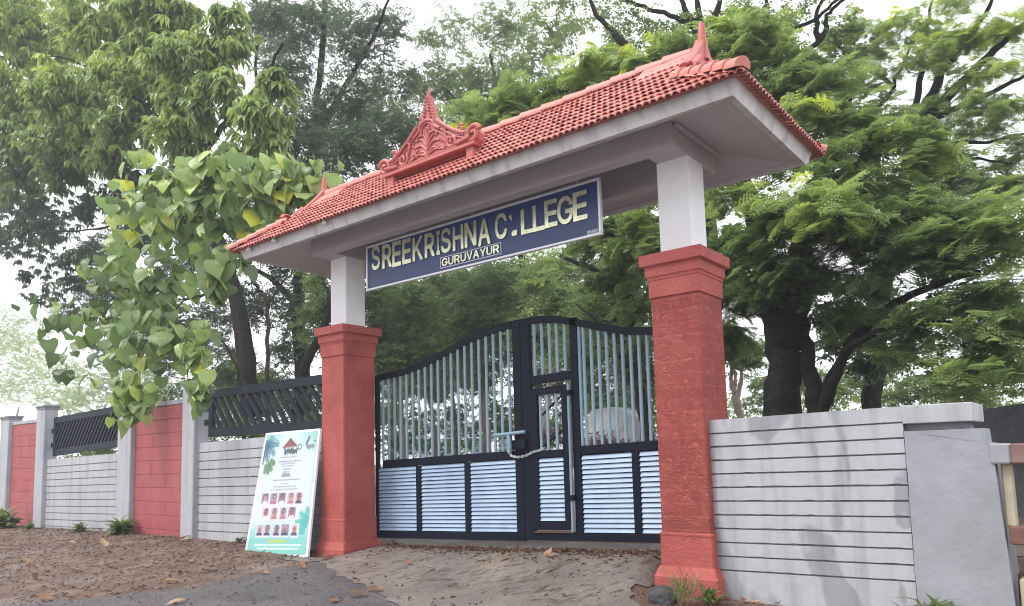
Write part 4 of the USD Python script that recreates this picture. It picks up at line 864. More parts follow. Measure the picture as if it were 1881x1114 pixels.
t2 = thing('small_leaf_tree', 'big dark small-leaved tree rising behind the left end of the roof', 'tree')
limb(t2, [(-16.06, 7.00, 2.00), (-16.18, 7.00, 3.86), (-16.72, 7.20, 6.19), (-16.67, 7.40, 9.09), (-16.52, 7.60, 11.68), (-16.36, 7.80, 14.35), (-16.33, 8.00, 17.94)], .28, .08, m_bark, 'trunk')
limb(t2, [(-16.52, 7.60, 11.68), (-14.17, 7.20, 12.77), (-12.65, 7.00, 13.66), (-11.93, 7.00, 14.70)], .11, .03, m_bark, seed=5)
limb(t2, [(-16.67, 7.40, 9.09), (-17.62, 6.80, 11.74), (-18.30, 6.60, 14.17), (-18.01, 6.60, 16.38)], .12, .03, m_bark, seed=6)
limb(t2, [(-16.72, 7.20, 6.19), (-17.54, 6.40, 7.25), (-19.48, 6.00, 8.08), (-22.02, 5.60, 8.49)], .10, .03, m_bark, seed=7)
T2C = [(-17.99, 7.00, 16.18, 1.12, 1.12, 0.45), (-16.24, 7.50, 15.70, 1.08, 0.90, 0.4), (-13.39, 7.00, 13.96, 0.98, 0.98, 0.4, 0.8), (-12.39, 7.40, 14.08, 0.64, 0.64, 0.4, 0.5), (-17.02, 7.00, 14.07, 1.08, 0.99, 0.45, 0.8), (-14.17, 7.20, 11.90, 1.16, 1.00, 0.35), (-16.11, 7.00, 11.72, 1.22, 1.04, 0.35), (-12.45, 7.00, 10.44, 0.94, 0.94, 0.4, 0.9), (-13.92, 6.80, 10.31, 1.29, 0.81, 0.35), (-17.29, 7.00, 10.60, 1.43, 0.89, 0.3), (-20.27, 7.00, 10.79, 1.35, 0.77, 0.25), (-12.41, 7.40, 12.57, 0.64, 0.80, 0.4, 0.5), (-11.52, 7.40, 10.62, 0.62, 0.77, 0.4, 0.6), (-23.35, 6.60, 10.40, 1.63, 1.02, 0.25, 0.7), (-26.47, 6.40, 10.61, 1.30, 1.09, 0.25, 1), (-28.95, 6.20, 9.94, 1.13, 1.13, 0.25, 0.8), (-26.80, 6.20, 7.98, 1.29, 1.08, 0.3, 0.9), (-29.90, 6.00, 7.98, 1.14, 0.91, 0.3, 0.6), (-24.01, 6.20, 6.52, 1.21, 0.81, 0.35, 0.9), (-27.63, 6.40, 5.92, 1.31, 0.88, 0.4, 0.8), (-18.87, 7.00, 9.11, 1.29, 1.11, 0.25, 0.7), (-21.31, 6.60, 8.35, 1.35, 0.96, 0.25, 0.7), (-24.09, 6.40, 8.00, 1.23, 0.82, 0.3, 0.6), (-16.67, 7.00, 7.74, 1.04, 1.04, 0.3, 0.8), (-18.16, 6.60, 6.32, 1.06, 0.88, 0.3, 0.7), (-16.08, 7.00, 6.06, 1.02, 0.85, 0.35, 0.8), (-21.24, 6.60, 6.19, 1.15, 0.95, 0.3, 0.8), (-23.55, 6.60, 5.49, 1.21, 1.00, 0.35, 0.9), (-19.78, 6.60, 4.70, 0.92, 0.73, 0.35, 0.9), (-16.65, 7.00, 4.76, 0.86, 0.68, 0.45, 0.8), (-17.51, 6.80, 3.44, 1.38, 0.69, 0.4, 1), (-20.81, 6.80, 3.68, 1.13, 0.75, 0.4, 1)]
crown(t2, 'crown', T2C, TW, .15, 3.1, 13, m_l2, (-.8, .5), .9, (.8, 1.3))

t3 = thing('slender_tree', 'grey-green open tree with sky gaps behind the middle of the roof', 'tree')
limb(t3, [(-11.58, 12.00, 0.80), (-11.43, 12.00, 3.59), (-11.39, 12.00, 6.09), (-11.40, 12.00, 9.02), (-12.04, 12.20, 12.29), (-12.86, 12.40, 15.44)], .20, .05, m_bark, 'trunk')
limb(t3, [(-11.40, 12.00, 9.02), (-10.17, 11.80, 10.85), (-9.27, 11.80, 12.01), (-8.53, 12.00, 13.27)], .10, .03, m_bark, seed=8)
limb(t3, [(-12.04, 12.20, 12.29), (-13.85, 12.00, 13.79), (-15.20, 12.00, 15.08)], .08, .02, m_bark, seed=9)
T3C = [(-14.33, 12.00, 16.44, 1.19, 0.80, 0.45, 0.5), (-12.84, 12.40, 16.25, 1.17, 0.88, 0.5, 0.5), (-14.64, 12.00, 14.88, 1.20, 1.00, 0.45, 0.8), (-12.55, 12.00, 14.15, 1.32, 0.95, 0.5, 0.8), (-16.37, 12.00, 15.05, 1.04, 1.04, 0.4, 0.5), (-10.64, 12.00, 14.23, 1.08, 0.90, 0.55, 0.7), (-9.31, 12.00, 14.47, 0.87, 0.70, 0.55, 0.5), (-11.35, 12.40, 16.05, 1.13, 0.66, 0.5, 0.4), (-8.55, 12.00, 12.74, 0.85, 0.68, 0.5, 0.7), (-15.82, 12.00, 12.95, 1.22, 0.81, 0.4, 0.8), (-13.61, 12.00, 12.90, 1.16, 0.77, 0.45, 0.9), (-7.95, 12.40, 13.77, 0.85, 0.68, 0.55, 0.5), (-18.25, 12.00, 15.01, 0.86, 1.08, 0.4, 0.4)]
crown(t3, 'crown', T3C, TW, .17, 3.8, 14, m_far, (-.8, .5), .9, (.8, 1.3))

t4 = thing('rain_tree', 'big dark-trunked tree with layered feathery foliage behind the stamped pillar', 'tree')
limb(t4, [(-0.73, 4.60, 0.96), (-0.70, 4.60, 1.77), (-0.63, 4.60, 2.58), (-0.79, 4.70, 3.45), (-0.93, 4.80, 4.27), (-1.09, 4.90, 5.13), (-1.41, 5.00, 6.54), (-1.76, 5.10, 8.05)], .34, .08, m_bark, 'trunk', n=12)
limb(t4, [(-0.58, 4.60, 2.74), (-0.32, 4.60, 3.70), (-0.21, 4.70, 4.53), (0.14, 4.80, 5.48), (0.47, 5.00, 6.47)], .26, .05, m_bark, seed=10, n=10)
limb(t4, [(-0.17, 4.40, 1.43), (0.11, 4.40, 2.26), (0.70, 4.20, 2.93), (1.41, 4.00, 3.23), (2.03, 3.80, 3.30)], .10, .03, m_bark, seed=11)
limb(t4, [(0.03, 4.30, 1.87), (0.45, 4.00, 2.57), (1.10, 3.80, 2.76), (1.78, 3.60, 2.71)], .08, .02, m_bark, seed=12)
limb(t4, [(-0.20, 4.50, 1.50), (-0.22, 4.50, 2.29), (-0.35, 4.60, 3.21)], .15, .09, m_bark, seed=13)
limb(t4, [(-0.93, 4.80, 4.27), (-2.22, 5.40, 4.15), (-3.73, 6.00, 4.08), (-4.94, 6.40, 5.01), (-6.18, 6.80, 5.68)], .13, .04, m_bark, seed=14)
limb(t4, [(-3.73, 6.00, 4.08), (-4.37, 6.20, 3.54), (-5.65, 6.60, 4.45)], .05, .02, m_bark, seed=15)
limb(t4, [(-1.09, 4.90, 5.13), (-1.83, 5.00, 6.09), (-3.24, 5.40, 7.23), (-5.09, 5.80, 8.17), (-7.66, 6.20, 9.00)], .10, .02, m_bark, seed=16)
T4A = [(-6.44, 4.60, 8.23, 0.79, 0.27, 0.62), (-5.44, 4.60, 8.19, 0.76, 0.30, 0.58), (-4.39, 4.60, 8.11, 0.72, 0.31, 0.58), (-3.54, 4.60, 8.08, 0.69, 0.30, 0.6), (-2.65, 4.60, 8.01, 0.57, 0.29, 0.64), (-2.03, 4.60, 7.98, 0.46, 0.24, 0.62), (-6.58, 4.40, 7.91, 0.56, 0.16, 0.92), (-4.92, 4.60, 7.63, 0.63, 0.25, 0.5), (-5.71, 4.40, 7.70, 0.65, 0.19, 0.7), (-3.92, 4.60, 7.63, 0.60, 0.22, 0.5), (-1.43, 4.80, 8.08, 0.45, 0.27, 0.64), (-1.27, 4.80, 7.54, 0.36, 0.22, 0.6)]
crown(t4, 'crown', T4A, FR, .27, 17.0, 15, m_l3, (-.7, .35), .7, (.7, 1.2), 1.1)
T4B = [(-0.84, 4.90, 7.80, 0.53, 0.30, 0.58), (-0.34, 4.90, 7.33, 0.51, 0.26, 0.5), (-0.61, 4.60, 6.82, 0.42, 0.22, 0.42), (0.12, 4.60, 6.69, 0.49, 0.26, 0.45), (0.62, 4.60, 6.10, 0.47, 0.24, 0.5), (-0.02, 4.40, 6.07, 0.48, 0.21, 0.48), (0.55, 4.40, 5.49, 0.46, 0.20, 0.42), (1.12, 4.40, 5.55, 0.45, 0.21, 0.55), (1.42, 4.40, 5.08, 0.37, 0.19, 0.55), (0.95, 4.30, 4.87, 0.52, 0.21, 0.42), (0.25, 4.30, 5.06, 0.47, 0.20, 0.4), (1.46, 4.20, 4.42, 0.43, 0.21, 0.5), (1.99, 4.20, 4.15, 0.48, 0.23, 0.5), (2.30, 4.20, 3.73, 0.33, 0.27, 0.5), (-0.33, 4.30, 5.63, 0.49, 0.19, 0.42)]
crown(t4, 'crown', T4B, FR, .27, 17.0, 16, m_l3, (-.7, .35), .7, (.7, 1.2), 1.1)
T4C = [(-1.17, 4.20, 5.14, 0.33, 0.18, 0.55), (-0.09, 3.40, 4.77, 0.44, 0.13, 0.68), (0.35, 3.30, 4.41, 0.50, 0.16, 0.62), (0.73, 3.30, 4.14, 0.34, 0.10, 0.64), (-0.39, 3.80, 4.52, 0.54, 0.20, 0.3), (-1.20, 4.40, 4.50, 0.42, 0.29, 0.22), (0.29, 3.90, 4.08, 0.60, 0.22, 0.24), (1.02, 4.00, 4.03, 0.57, 0.24, 0.28), (1.62, 4.00, 3.62, 0.55, 0.23, 0.3), (2.12, 3.90, 3.17, 0.46, 0.24, 0.32), (0.79, 4.00, 3.56, 0.58, 0.25, 0.22), (1.42, 3.80, 2.99, 0.54, 0.20, 0.25), (1.98, 3.70, 2.63, 0.45, 0.19, 0.35), (2.23, 3.60, 2.27, 0.25, 0.21, 0.4), (1.74, 3.60, 2.26, 0.39, 0.16, 0.38), (2.06, 3.50, 1.97, 0.25, 0.12, 0.42), (-0.24, 4.60, 3.68, 0.57, 0.24, 0.2), (-1.30, 5.00, 3.75, 0.44, 0.30, 0.22), (-3.00, 5.00, 5.48, 0.39, 0.23, 0.5), (-2.65, 5.00, 4.93, 0.38, 0.32, 0.4), (-3.91, 5.40, 5.65, 0.42, 0.21, 0.5), (-3.79, 5.60, 5.62, 0.52, 0.25, 0.45), (-4.41, 5.80, 5.47, 0.54, 0.26, 0.45), (-3.24, 5.20, 5.10, 0.40, 0.24, 0.5), (-3.82, 5.80, 4.92, 0.53, 0.25, 0.4), (-2.53, 5.20, 4.17, 0.48, 0.29, 0.3), (-4.56, 6.40, 4.71, 0.56, 0.27, 0.4), (-3.84, 6.20, 4.12, 0.54, 0.30, 0.3), (-2.11, 5.00, 4.54, 0.28, 0.28, 0.35), (0.33, 4.60, 3.11, 0.54, 0.23, 0.2), (-0.48, 4.00, 4.18, 0.47, 0.27, 0.3), (-0.17, 3.90, 3.79, 0.46, 0.20, 0.28), (-0.70, 4.10, 3.84, 0.40, 0.19, 0.3), (0.46, 3.90, 4.43, 0.44, 0.22, 0.35), (1.00, 3.90, 4.30, 0.43, 0.21, 0.4), (1.43, 3.80, 3.89, 0.41, 0.21, 0.42), (1.85, 3.70, 3.78, 0.40, 0.22, 0.5), (2.33, 3.60, 2.76, 0.31, 0.25, 0.45), (1.01, 4.20, 2.60, 0.50, 0.19, 0.25), (-1.81, 5.50, 3.34, 0.37, 0.32, 0.3), (-1.73, 5.20, 4.22, 0.37, 0.37, 0.25)]  # low tones of the lower clumps put crown shade into leaf colour
crown(t4, 'crown', T4C, FR, .27, 15.0, 17, m_l3, (-.7, .3), .7, (.7, 1.2), 1.1)

t5 = thing('umbrella_tree', 'tall open-crowned tree whose bare limbs fan out against the sky at the upper right', 'tree')
limb(t5, [(-0.59, 9.50, 1.44), (-0.31, 9.50, 3.63), (0.11, 9.50, 5.57), (0.48, 9.50, 6.84), (0.76, 9.50, 7.66)], .20, .13, m_bark, 'trunk')
for k, (pts, r) in enumerate((([(0.76, 9.50, 7.66), (1.33, 9.20, 8.46), (1.93, 9.00, 9.00), (2.34, 8.80, 9.58)], .12), ([(0.75, 9.50, 7.60), (1.76, 9.20, 8.20), (2.41, 9.00, 8.60), (2.99, 8.80, 8.78)], .12), ([(0.75, 9.50, 7.55), (1.64, 9.00, 7.52), (2.35, 8.60, 7.53), (3.13, 8.40, 7.56)], .08), ([(0.48, 9.50, 6.84), (0.77, 9.80, 8.57), (0.92, 10.00, 9.66), (1.19, 10.00, 10.61)], .09), ([(0.11, 9.50, 5.57), (-0.21, 9.80, 7.83), (0.24, 10.00, 8.72), (0.70, 10.20, 9.84)], .09), ([(0.24, 10.00, 8.72), (-0.56, 10.00, 9.74), (-1.20, 10.00, 10.50)], .05), ([(0.48, 9.50, 6.84), (1.22, 9.20, 6.95), (1.92, 9.00, 6.68), (2.58, 9.00, 6.70)], .05), ([(1.22, 9.20, 6.95), (1.65, 9.00, 6.46), (2.22, 8.80, 6.14)], .035))):
    limb(t5, pts, r, .02, m_bark, seed=20+k)
T5C = [(1.11, 9.00, 6.40, 0.62, 0.27, 0.5, 0.8), (1.80, 8.80, 5.95, 0.59, 0.26, 0.5, 0.8), (0.74, 9.40, 7.18, 0.43, 0.26, 0.5, 0.7), (2.39, 8.60, 7.02, 0.48, 0.29, 0.6, 0.7), (-0.15, 9.80, 8.54, 0.57, 0.34, 0.5, 0.7), (-0.64, 9.80, 9.44, 0.59, 0.35, 0.5, 0.6), (1.34, 9.40, 8.88, 0.64, 0.36, 0.62, 0.7), (2.06, 9.00, 7.38, 0.50, 0.30, 0.6, 0.7), (1.43, 9.20, 7.34, 0.62, 0.27, 0.5, 0.6), (2.01, 8.60, 5.34, 0.57, 0.29, 0.5, 0.9), (1.33, 8.80, 5.45, 0.60, 0.26, 0.48, 0.8), (-0.40, 9.50, 10.20, 0.69, 0.35, 0.6, 0.5), (0.40, 9.50, 9.63, 0.67, 0.38, 0.6, 0.5), (1.23, 9.20, 9.50, 0.74, 0.36, 0.65, 0.6), (1.92, 9.00, 8.80, 0.71, 0.34, 0.7, 0.6), (2.44, 8.80, 8.81, 0.49, 0.29, 0.7, 0.7), (0.98, 9.20, 8.70, 0.74, 0.32, 0.6, 0.5), (1.68, 9.00, 7.93, 0.71, 0.28, 0.62, 0.5), (2.29, 8.80, 7.94, 0.49, 0.33, 0.68, 0.6), (0.12, 9.60, 8.84, 0.68, 0.34, 0.55, 0.5), (0.91, 9.20, 7.73, 0.64, 0.25, 0.5, 0.4), (1.78, 9.00, 7.05, 0.70, 0.26, 0.5, 0.6), (2.24, 8.80, 6.34, 0.48, 0.29, 0.5, 0.8), (1.56, 9.00, 6.39, 0.71, 0.28, 0.48, 0.9), (2.19, 8.80, 5.75, 0.48, 0.29, 0.5, 0.9), (1.18, 9.00, 6.07, 0.61, 0.27, 0.45, 0.9), (0.47, 9.60, 8.02, 0.55, 0.29, 0.55, 0.5), (-0.18, 9.80, 9.64, 0.70, 0.35, 0.58, 0.4)]
crown(t5, 'crown', T5C, FR, .30, 14.0, 18, m_l3, (-.5, .4), .6, (.6, 1.0), .8)

t6 = thing('forked_tree', 'dark-limbed tree forking high above the right gable spike', 'tree')
limb(t6, [(-3.54, 8.60, 2.02), (-3.46, 8.60, 4.42), (-3.37, 8.60, 7.24), (-3.32, 8.60, 9.91), (-3.36, 8.60, 10.84)], .26, .16, m_bark, 'trunk')
for k, (pts, r) in enumerate((([(-3.37, 8.60, 10.71), (-3.56, 8.40, 11.16), (-3.72, 8.20, 11.85)], .12), ([(-3.36, 8.60, 10.78), (-3.36, 8.60, 11.37), (-3.42, 8.60, 12.19)], .11), ([(-3.30, 8.60, 10.69), (-2.87, 8.50, 10.99), (-2.64, 8.40, 11.61)], .13), ([(-3.36, 8.60, 10.84), (-3.89, 8.20, 11.13), (-4.64, 7.80, 11.58), (-5.24, 7.60, 11.94)], .07), ([(-3.37, 8.60, 7.24), (-3.78, 8.00, 8.81), (-4.61, 7.40, 10.33), (-5.17, 7.20, 11.17), (-5.52, 7.00, 12.02)], .15), ([(-3.19, 8.60, 10.25), (-2.30, 8.60, 10.29), (-1.92, 8.60, 10.64), (-1.64, 8.60, 11.26)], .08), ([(-2.41, 8.80, 9.79), (-1.61, 9.00, 10.20), (-1.04, 9.00, 10.22), (-0.36, 9.00, 10.54)], .07), ([(-3.37, 8.60, 7.24), (-2.16, 9.00, 9.15), (-0.95, 9.20, 9.85), (-0.75, 9.20, 10.32), (-0.30, 9.20, 10.61)], .10), ([(-0.95, 9.20, 9.85), (-0.99, 9.20, 10.42), (-0.60, 9.20, 10.99)], .07))):
    limb(t6, pts, r, .03, m_bark, seed=40+k)
T6C = [(-4.50, 8.00, 10.88, 0.76, 0.43, 0.5, 0.5), (-5.23, 7.80, 11.62, 0.77, 0.39, 0.5, 0.5), (-3.86, 8.40, 11.08, 0.63, 0.38, 0.5, 0.4), (-2.65, 8.60, 10.81, 0.73, 0.36, 0.5, 0.5), (-1.77, 8.80, 10.42, 0.71, 0.35, 0.5, 0.5), (-1.13, 9.00, 10.50, 0.70, 0.30, 0.5, 0.5), (-6.62, 7.80, 12.21, 0.81, 0.41, 0.5, 0.45), (-4.95, 8.00, 10.52, 0.64, 0.33, 0.5, 0.5), (-0.50, 9.40, 9.95, 0.58, 0.35, 0.5, 0.4)]
crown(t6, 'crown', T6C, TW, .16, 3.2, 19, m_far, (-.8, .5), .8, (.8, 1.3))

# trees seen through and over the gate
def small_tree(label, u_pts, r, clumps, seed, mat=m_far, dens=1.5, protos=TW, bark=None, name='garden_tree'):
    t = thing(name, label, 'tree'); limb(t, u_pts, r, r*.35, bark or m_bark2, 'trunk', seed=seed)
    g = np.random.default_rng(seed)
    for k, c in enumerate(clumps[:4]):
        a = np.array(u_pts[-2]); limb(t, [a, (a+np.array(c[:3]))/2+[0, 0, .2], c[:3]], r*.4, r*.1, bark or m_bark2, seed=seed+k)
    crown(t, 'crown', clumps, protos, .17 if protos is TW else .27, dens*(3.0 if protos is TW else 2.2), seed, mat, (-.8, .5), .9, (.8, 1.3)); return t
small_tree('slim brown-stemmed tree seen through the left half of the wider gate leaf', [(-13.85, 9.00, 0.92), (-13.92, 9.00, 2.26), (-14.15, 9.00, 3.64), (-14.34, 9.00, 5.04)], .13, [(-14.85, 9.00, 5.46, 1.05, 0.88, 0.35), (-13.32, 9.00, 5.77, 1.01, 0.84, 0.4), (-14.35, 9.00, 4.35, 1.03, 0.59, 0.4), (-15.10, 9.00, 6.57, 0.89, 0.71, 0.35), (-13.28, 9.40, 4.61, 0.85, 0.68, 0.45)], 61, m_far, 1.9)
small_tree('forked brown tree seen through the middle of the wider gate leaf', [(-16.52, 13.00, 0.80), (-16.55, 13.00, 2.02), (-16.76, 13.00, 3.26), (-17.33, 13.00, 4.56)], .15, [(-16.42, 13.00, 5.31, 1.24, 0.82, 0.55), (-15.26, 13.00, 6.40, 1.21, 1.01, 0.5), (-17.04, 13.00, 4.12, 1.04, 0.54, 0.6), (-14.76, 13.00, 4.72, 0.99, 0.71, 0.6), (-15.51, 13.00, 7.68, 1.22, 0.82, 0.45)], 62, m_far, 1.5)
small_tree('reddish-stemmed tree seen through the gate left of the sliding bolt', [(-12.16, 11.00, 0.84), (-12.21, 11.00, 2.21), (-12.42, 11.00, 3.79), (-12.43, 11.00, 5.03)], .18, [(-12.40, 11.00, 6.09, 1.06, 0.88, 0.4), (-11.28, 11.00, 5.23, 0.85, 0.85, 0.4), (-12.90, 11.00, 5.08, 0.89, 0.71, 0.45), (-11.46, 11.00, 6.66, 1.04, 0.69, 0.4), (-12.00, 11.00, 3.93, 0.69, 0.52, 0.5)], 63, m_far, 1.7, bark=m_bark2)
small_tree('thin tree seen through the wider gate leaf beside the far white house', [(-18.20, 16.00, 0.71), (-18.34, 16.00, 2.55), (-18.44, 16.00, 3.94), (-18.27, 16.00, 5.33)], .10, [(-18.16, 16.00, 4.62, 1.16, 0.69, 0.6), (-19.48, 16.00, 4.02, 0.95, 0.57, 0.65), (-16.94, 16.00, 4.06, 0.90, 0.59, 0.6)], 64, m_far, 1.3)
small_tree('leaning brown tree seen through the wicket door', [(-9.40, 10.00, 0.85), (-9.16, 10.00, 2.06), (-8.93, 10.00, 3.26), (-8.52, 10.00, 4.14)], .16, [(-8.65, 10.00, 5.39, 0.92, 0.76, 0.5), (-7.59, 10.00, 4.63, 0.74, 0.74, 0.4), (-9.46, 10.00, 4.56, 0.78, 0.62, 0.5), (-8.16, 10.00, 3.80, 0.90, 0.45, 0.45), (-9.00, 10.00, 6.39, 0.93, 0.62, 0.55)], 65, m_l3, 1.6, bark=m_barkpale)
small_tree('dark tree with low crown seen through the bars beside the stamped pillar', [(-4.60, 7.50, 0.89), (-4.60, 7.50, 2.05), (-4.89, 7.50, 3.02), (-5.58, 7.80, 3.98)], .18, [(-5.68, 8.00, 4.53, 0.76, 0.51, 0.3), (-5.03, 7.80, 3.67, 0.61, 0.49, 0.25), (-6.58, 8.40, 3.77, 0.66, 0.53, 0.35), (-5.45, 8.40, 5.20, 0.77, 0.64, 0.4), (-4.80, 7.80, 2.79, 0.48, 0.48, 0.3)], 66, m_far, 1.8, bark=m_bark)
small_tree('many-stemmed pale tree behind the grooved boundary wall, close to the stamped pillar', [(-2.65, 8.00, 0.86), (-2.62, 8.00, 1.62), (-2.77, 8.00, 2.19), (-2.83, 8.00, 2.64)], .14, [(-2.90, 8.40, 3.13, 0.46, 0.39, 0.5), (-2.61, 8.60, 3.35, 0.46, 0.39, 0.45), (-3.20, 8.60, 3.66, 0.35, 0.47, 0.45)], 67, m_far, 1.3, bark=m_barkpale)
small_tree('thin dark tree behind the grooved boundary wall, between the big trunk and the pier', [(-0.09, 7.00, 0.87), (-0.06, 7.00, 1.61), (-0.02, 7.00, 2.35), (-0.00, 7.00, 3.10)], .08, [(-0.38, 7.40, 2.99, 0.58, 0.29, 0.3), (0.32, 7.40, 2.72, 0.56, 0.28, 0.35), (0.06, 7.20, 3.40, 0.57, 0.32, 0.25)], 68, m_l2, 1.5, bark=m_bark)
small_tree('leaning bare-trunked tree just left of the smooth pillar', [(-12.97, 4.60, 2.44), (-12.63, 4.60, 3.53), (-12.34, 4.80, 4.35), (-12.05, 5.00, 5.17), (-11.98, 5.20, 6.05)], .17, [(-12.82, 5.40, 5.35, 0.58, 0.58, 0.4), (-11.92, 5.40, 4.08, 0.56, 0.70, 0.35), (-14.10, 5.80, 4.98, 0.61, 0.61, 0.55, 0.6), (-13.33, 5.60, 6.05, 0.51, 0.45, 0.75)], 69, m_far, 1.4, bark=m_bark)
small_tree('dense dark tree behind the wider gate leaf', [(-24.62, 18.00, 0.70), (-24.50, 18.00, 3.39), (-24.14, 18.00, 6.10), (-23.72, 18.00, 7.69)], .2, [(-25.36, 18.00, 6.78, 1.67, 1.39, 0.35), (-22.18, 18.00, 6.96, 1.58, 1.32, 0.4), (-19.33, 18.00, 6.62, 1.50, 1.25, 0.4), (-24.56, 18.00, 5.04, 1.64, 1.09, 0.45), (-21.48, 18.00, 5.04, 1.55, 0.93, 0.5), (-24.23, 17.00, 3.36, 1.06, 0.79, 0.4), (-23.70, 18.00, 8.79, 1.63, 1.36, 0.35), (-19.96, 18.00, 8.75, 1.53, 1.02, 0.45)], 74, m_far, 1.6)
small_tree('dense green tree behind the wicket door', [(-14.23, 19.00, 0.57), (-14.13, 19.00, 2.85), (-14.05, 19.00, 4.69), (-13.94, 19.00, 6.07)], .2, [(-17.25, 19.00, 6.47, 1.48, 1.23, 0.5), (-14.85, 19.00, 5.95, 1.41, 1.18, 0.5), (-12.64, 19.00, 5.92, 1.35, 1.13, 0.45), (-10.86, 19.00, 5.92, 1.30, 1.08, 0.4), (-16.39, 19.00, 4.42, 1.45, 0.87, 0.5), (-13.80, 19.00, 4.20, 1.37, 0.92, 0.5), (-11.44, 19.00, 4.23, 1.31, 0.87, 0.45), (-12.50, 19.00, 3.20, 1.11, 0.67, 0.5)], 75, m_far, 1.5)
small_tree('mid-green tree filling the gap under the name board', [(-11.74, 15.00, 0.69), (-11.69, 15.00, 3.01), (-11.69, 15.00, 5.37), (-11.72, 15.00, 6.97)], .18, [(-13.70, 15.00, 8.13, 1.45, 0.83, 0.55), (-11.20, 15.00, 7.89, 1.37, 0.78, 0.6), (-9.39, 15.00, 7.94, 1.13, 0.75, 0.55), (-15.93, 15.00, 8.09, 1.53, 0.87, 0.5), (-12.71, 15.00, 6.72, 1.42, 0.81, 0.55), (-10.34, 15.00, 6.37, 1.15, 0.76, 0.5), (-19.72, 15.00, 7.77, 1.65, 1.18, 0.4), (-14.83, 15.00, 6.61, 1.27, 0.85, 0.5)], 70, m_far, 1.25)
small_tree('yellow-tinged shrubby tree far behind the boundary wall', [(0.30, 14.00, 0.62), (0.36, 14.00, 1.67), (0.39, 14.00, 2.33), (0.38, 14.00, 2.86)], .10, [(0.23, 14.00, 2.74, 0.67, 0.35, 0.85), (0.82, 14.00, 2.96, 0.66, 0.39, 0.75), (-0.37, 14.00, 2.66, 0.68, 0.33, 0.6), (1.09, 14.00, 2.15, 0.52, 0.26, 0.6), (-1.01, 14.00, 2.43, 0.70, 0.28, 0.6)], 71, m_far, 1.4)
small_tree('light green tree far behind the boundary wall', [(-4.20, 18.00, 0.52), (-4.07, 18.00, 1.92), (-4.06, 18.00, 2.63), (-4.08, 18.00, 3.34)], .12, [(-4.35, 18.00, 3.36, 1.07, 0.61, 0.6), (-3.36, 18.00, 2.93, 1.05, 0.42, 0.65), (-2.67, 18.00, 3.40, 1.03, 0.51, 0.6), (-5.23, 18.00, 3.62, 1.10, 0.62, 0.55), (-5.85, 18.00, 2.74, 0.74, 0.37, 0.6)], 72, m_far, 1.2)

# far-left trees with haze put into the leaf colour, a distant tree belt, shrub mass in the courtyard
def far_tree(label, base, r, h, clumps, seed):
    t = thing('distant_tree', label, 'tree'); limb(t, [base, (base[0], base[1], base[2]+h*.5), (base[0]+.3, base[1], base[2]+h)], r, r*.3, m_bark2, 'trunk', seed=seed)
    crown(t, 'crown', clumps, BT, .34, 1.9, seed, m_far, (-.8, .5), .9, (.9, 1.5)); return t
far_tree('spreading tree with haze paleness put into its leaf colour at the far left, beyond the last post', (-117.14, 30.00, 5.69), .35, 4.0, [(-120.94, 30.00, 18.55, 6.38, 3.19, 0.7), (-105.93, 30.00, 13.95, 5.07, 2.61, 0.7), (-136.49, 30.00, 23.80, 6.98, 4.36, 0.65), (-117.99, 30.00, 12.71, 6.23, 2.65, 0.7), (-100.09, 30.00, 9.92, 4.17, 2.08, 0.75), (-112.56, 30.00, 20.69, 3.04, 1.82, 0.65, 0.6)], 81)
far_tree('tree with haze paleness put into its leaf colour over the red block panels', (-73.27, 24.00, 4.09), .3, 3.0, [(-73.66, 24.00, 9.46, 3.22, 1.93, 0.7), (-67.78, 24.00, 10.52, 2.56, 1.84, 0.6), (-77.38, 24.00, 7.55, 3.32, 1.33, 0.75), (-66.48, 24.00, 7.35, 3.02, 1.31, 0.7), (-61.29, 24.00, 8.44, 2.40, 1.44, 0.55)], 82)
mass = [(-46+4.6*k+np.sin(k*7.)*1.5, 44+3*np.sin(k*3.1), 2.6+1.2*np.sin(k*5.), 4.4, 3.6+1.0*np.sin(k*2.3), .55+.15*np.sin(k*4.)) for k in range(17)]
rngm = np.random.default_rng(5); P, T, O = cloud(mass, .5, 1.1, rngm)
v, f, a = scatter(BT, P, rots(len(P), rngm, (-.8, .5), .9), rngm.uniform(1.3, 2.2, len(P)), T, rngm)
tag(part(None, 'distant_woods', (v, f), m_far, tone=a), 'soft green belt of woods closing the view beyond the courtyard', 'woods', kind='stuff')

# far white house and grey mound glimpsed through the gate
m_house = paint('house_wall', (0.72, 0.75, 0.78), 0.7, 0.05, 1.0); m_pane = paint('house_pane', (0.10, 0.13, 0.17), 0.15, 0.1, 2.0); m_hroof = m_house
hs = thing('white_house', 'pale flat-roofed house glimpsed far through the gate bars', 'house')
hc = np.array((-34.84, 34.00, 0.63)); hx, hy = hc[0], hc[1]
part(hs, 'wall', box(hx-5.5, hx+5.5, hy, hy+7, -.2, 3.5), m_house)
part(hs, 'roof', box(hx-5.9, hx+5.9, hy-.6, hy+7.4, 3.501, 3.72), m_house)
for k in range(4):
    xx = hx-4.2+2.8*k
    w_ = part(hs, 'window', join([box(xx-.62, xx+.62, hy-.06, hy-.002, 1.04, 1.10), box(xx-.62, xx+.62, hy-.06, hy-.002, 2.4, 2.46), box(xx-.62, xx-.56, hy-.06, hy-.002, 1.101, 2.399), box(xx+.56, xx+.62, hy-.06, hy-.002, 1.101, 2.399)]), m_house)
    part(w_, 'pane', box(xx-.559, xx+.559, hy-.03, hy-.003, 1.102, 2.398), m_pane)
mc = np.array((-6.73, 9.20, 1.19))
ico = trimesh.creation.icosphere(4); iv = np.array(ico.vertices); iv = iv*np.array([.95, .8, 1.30])
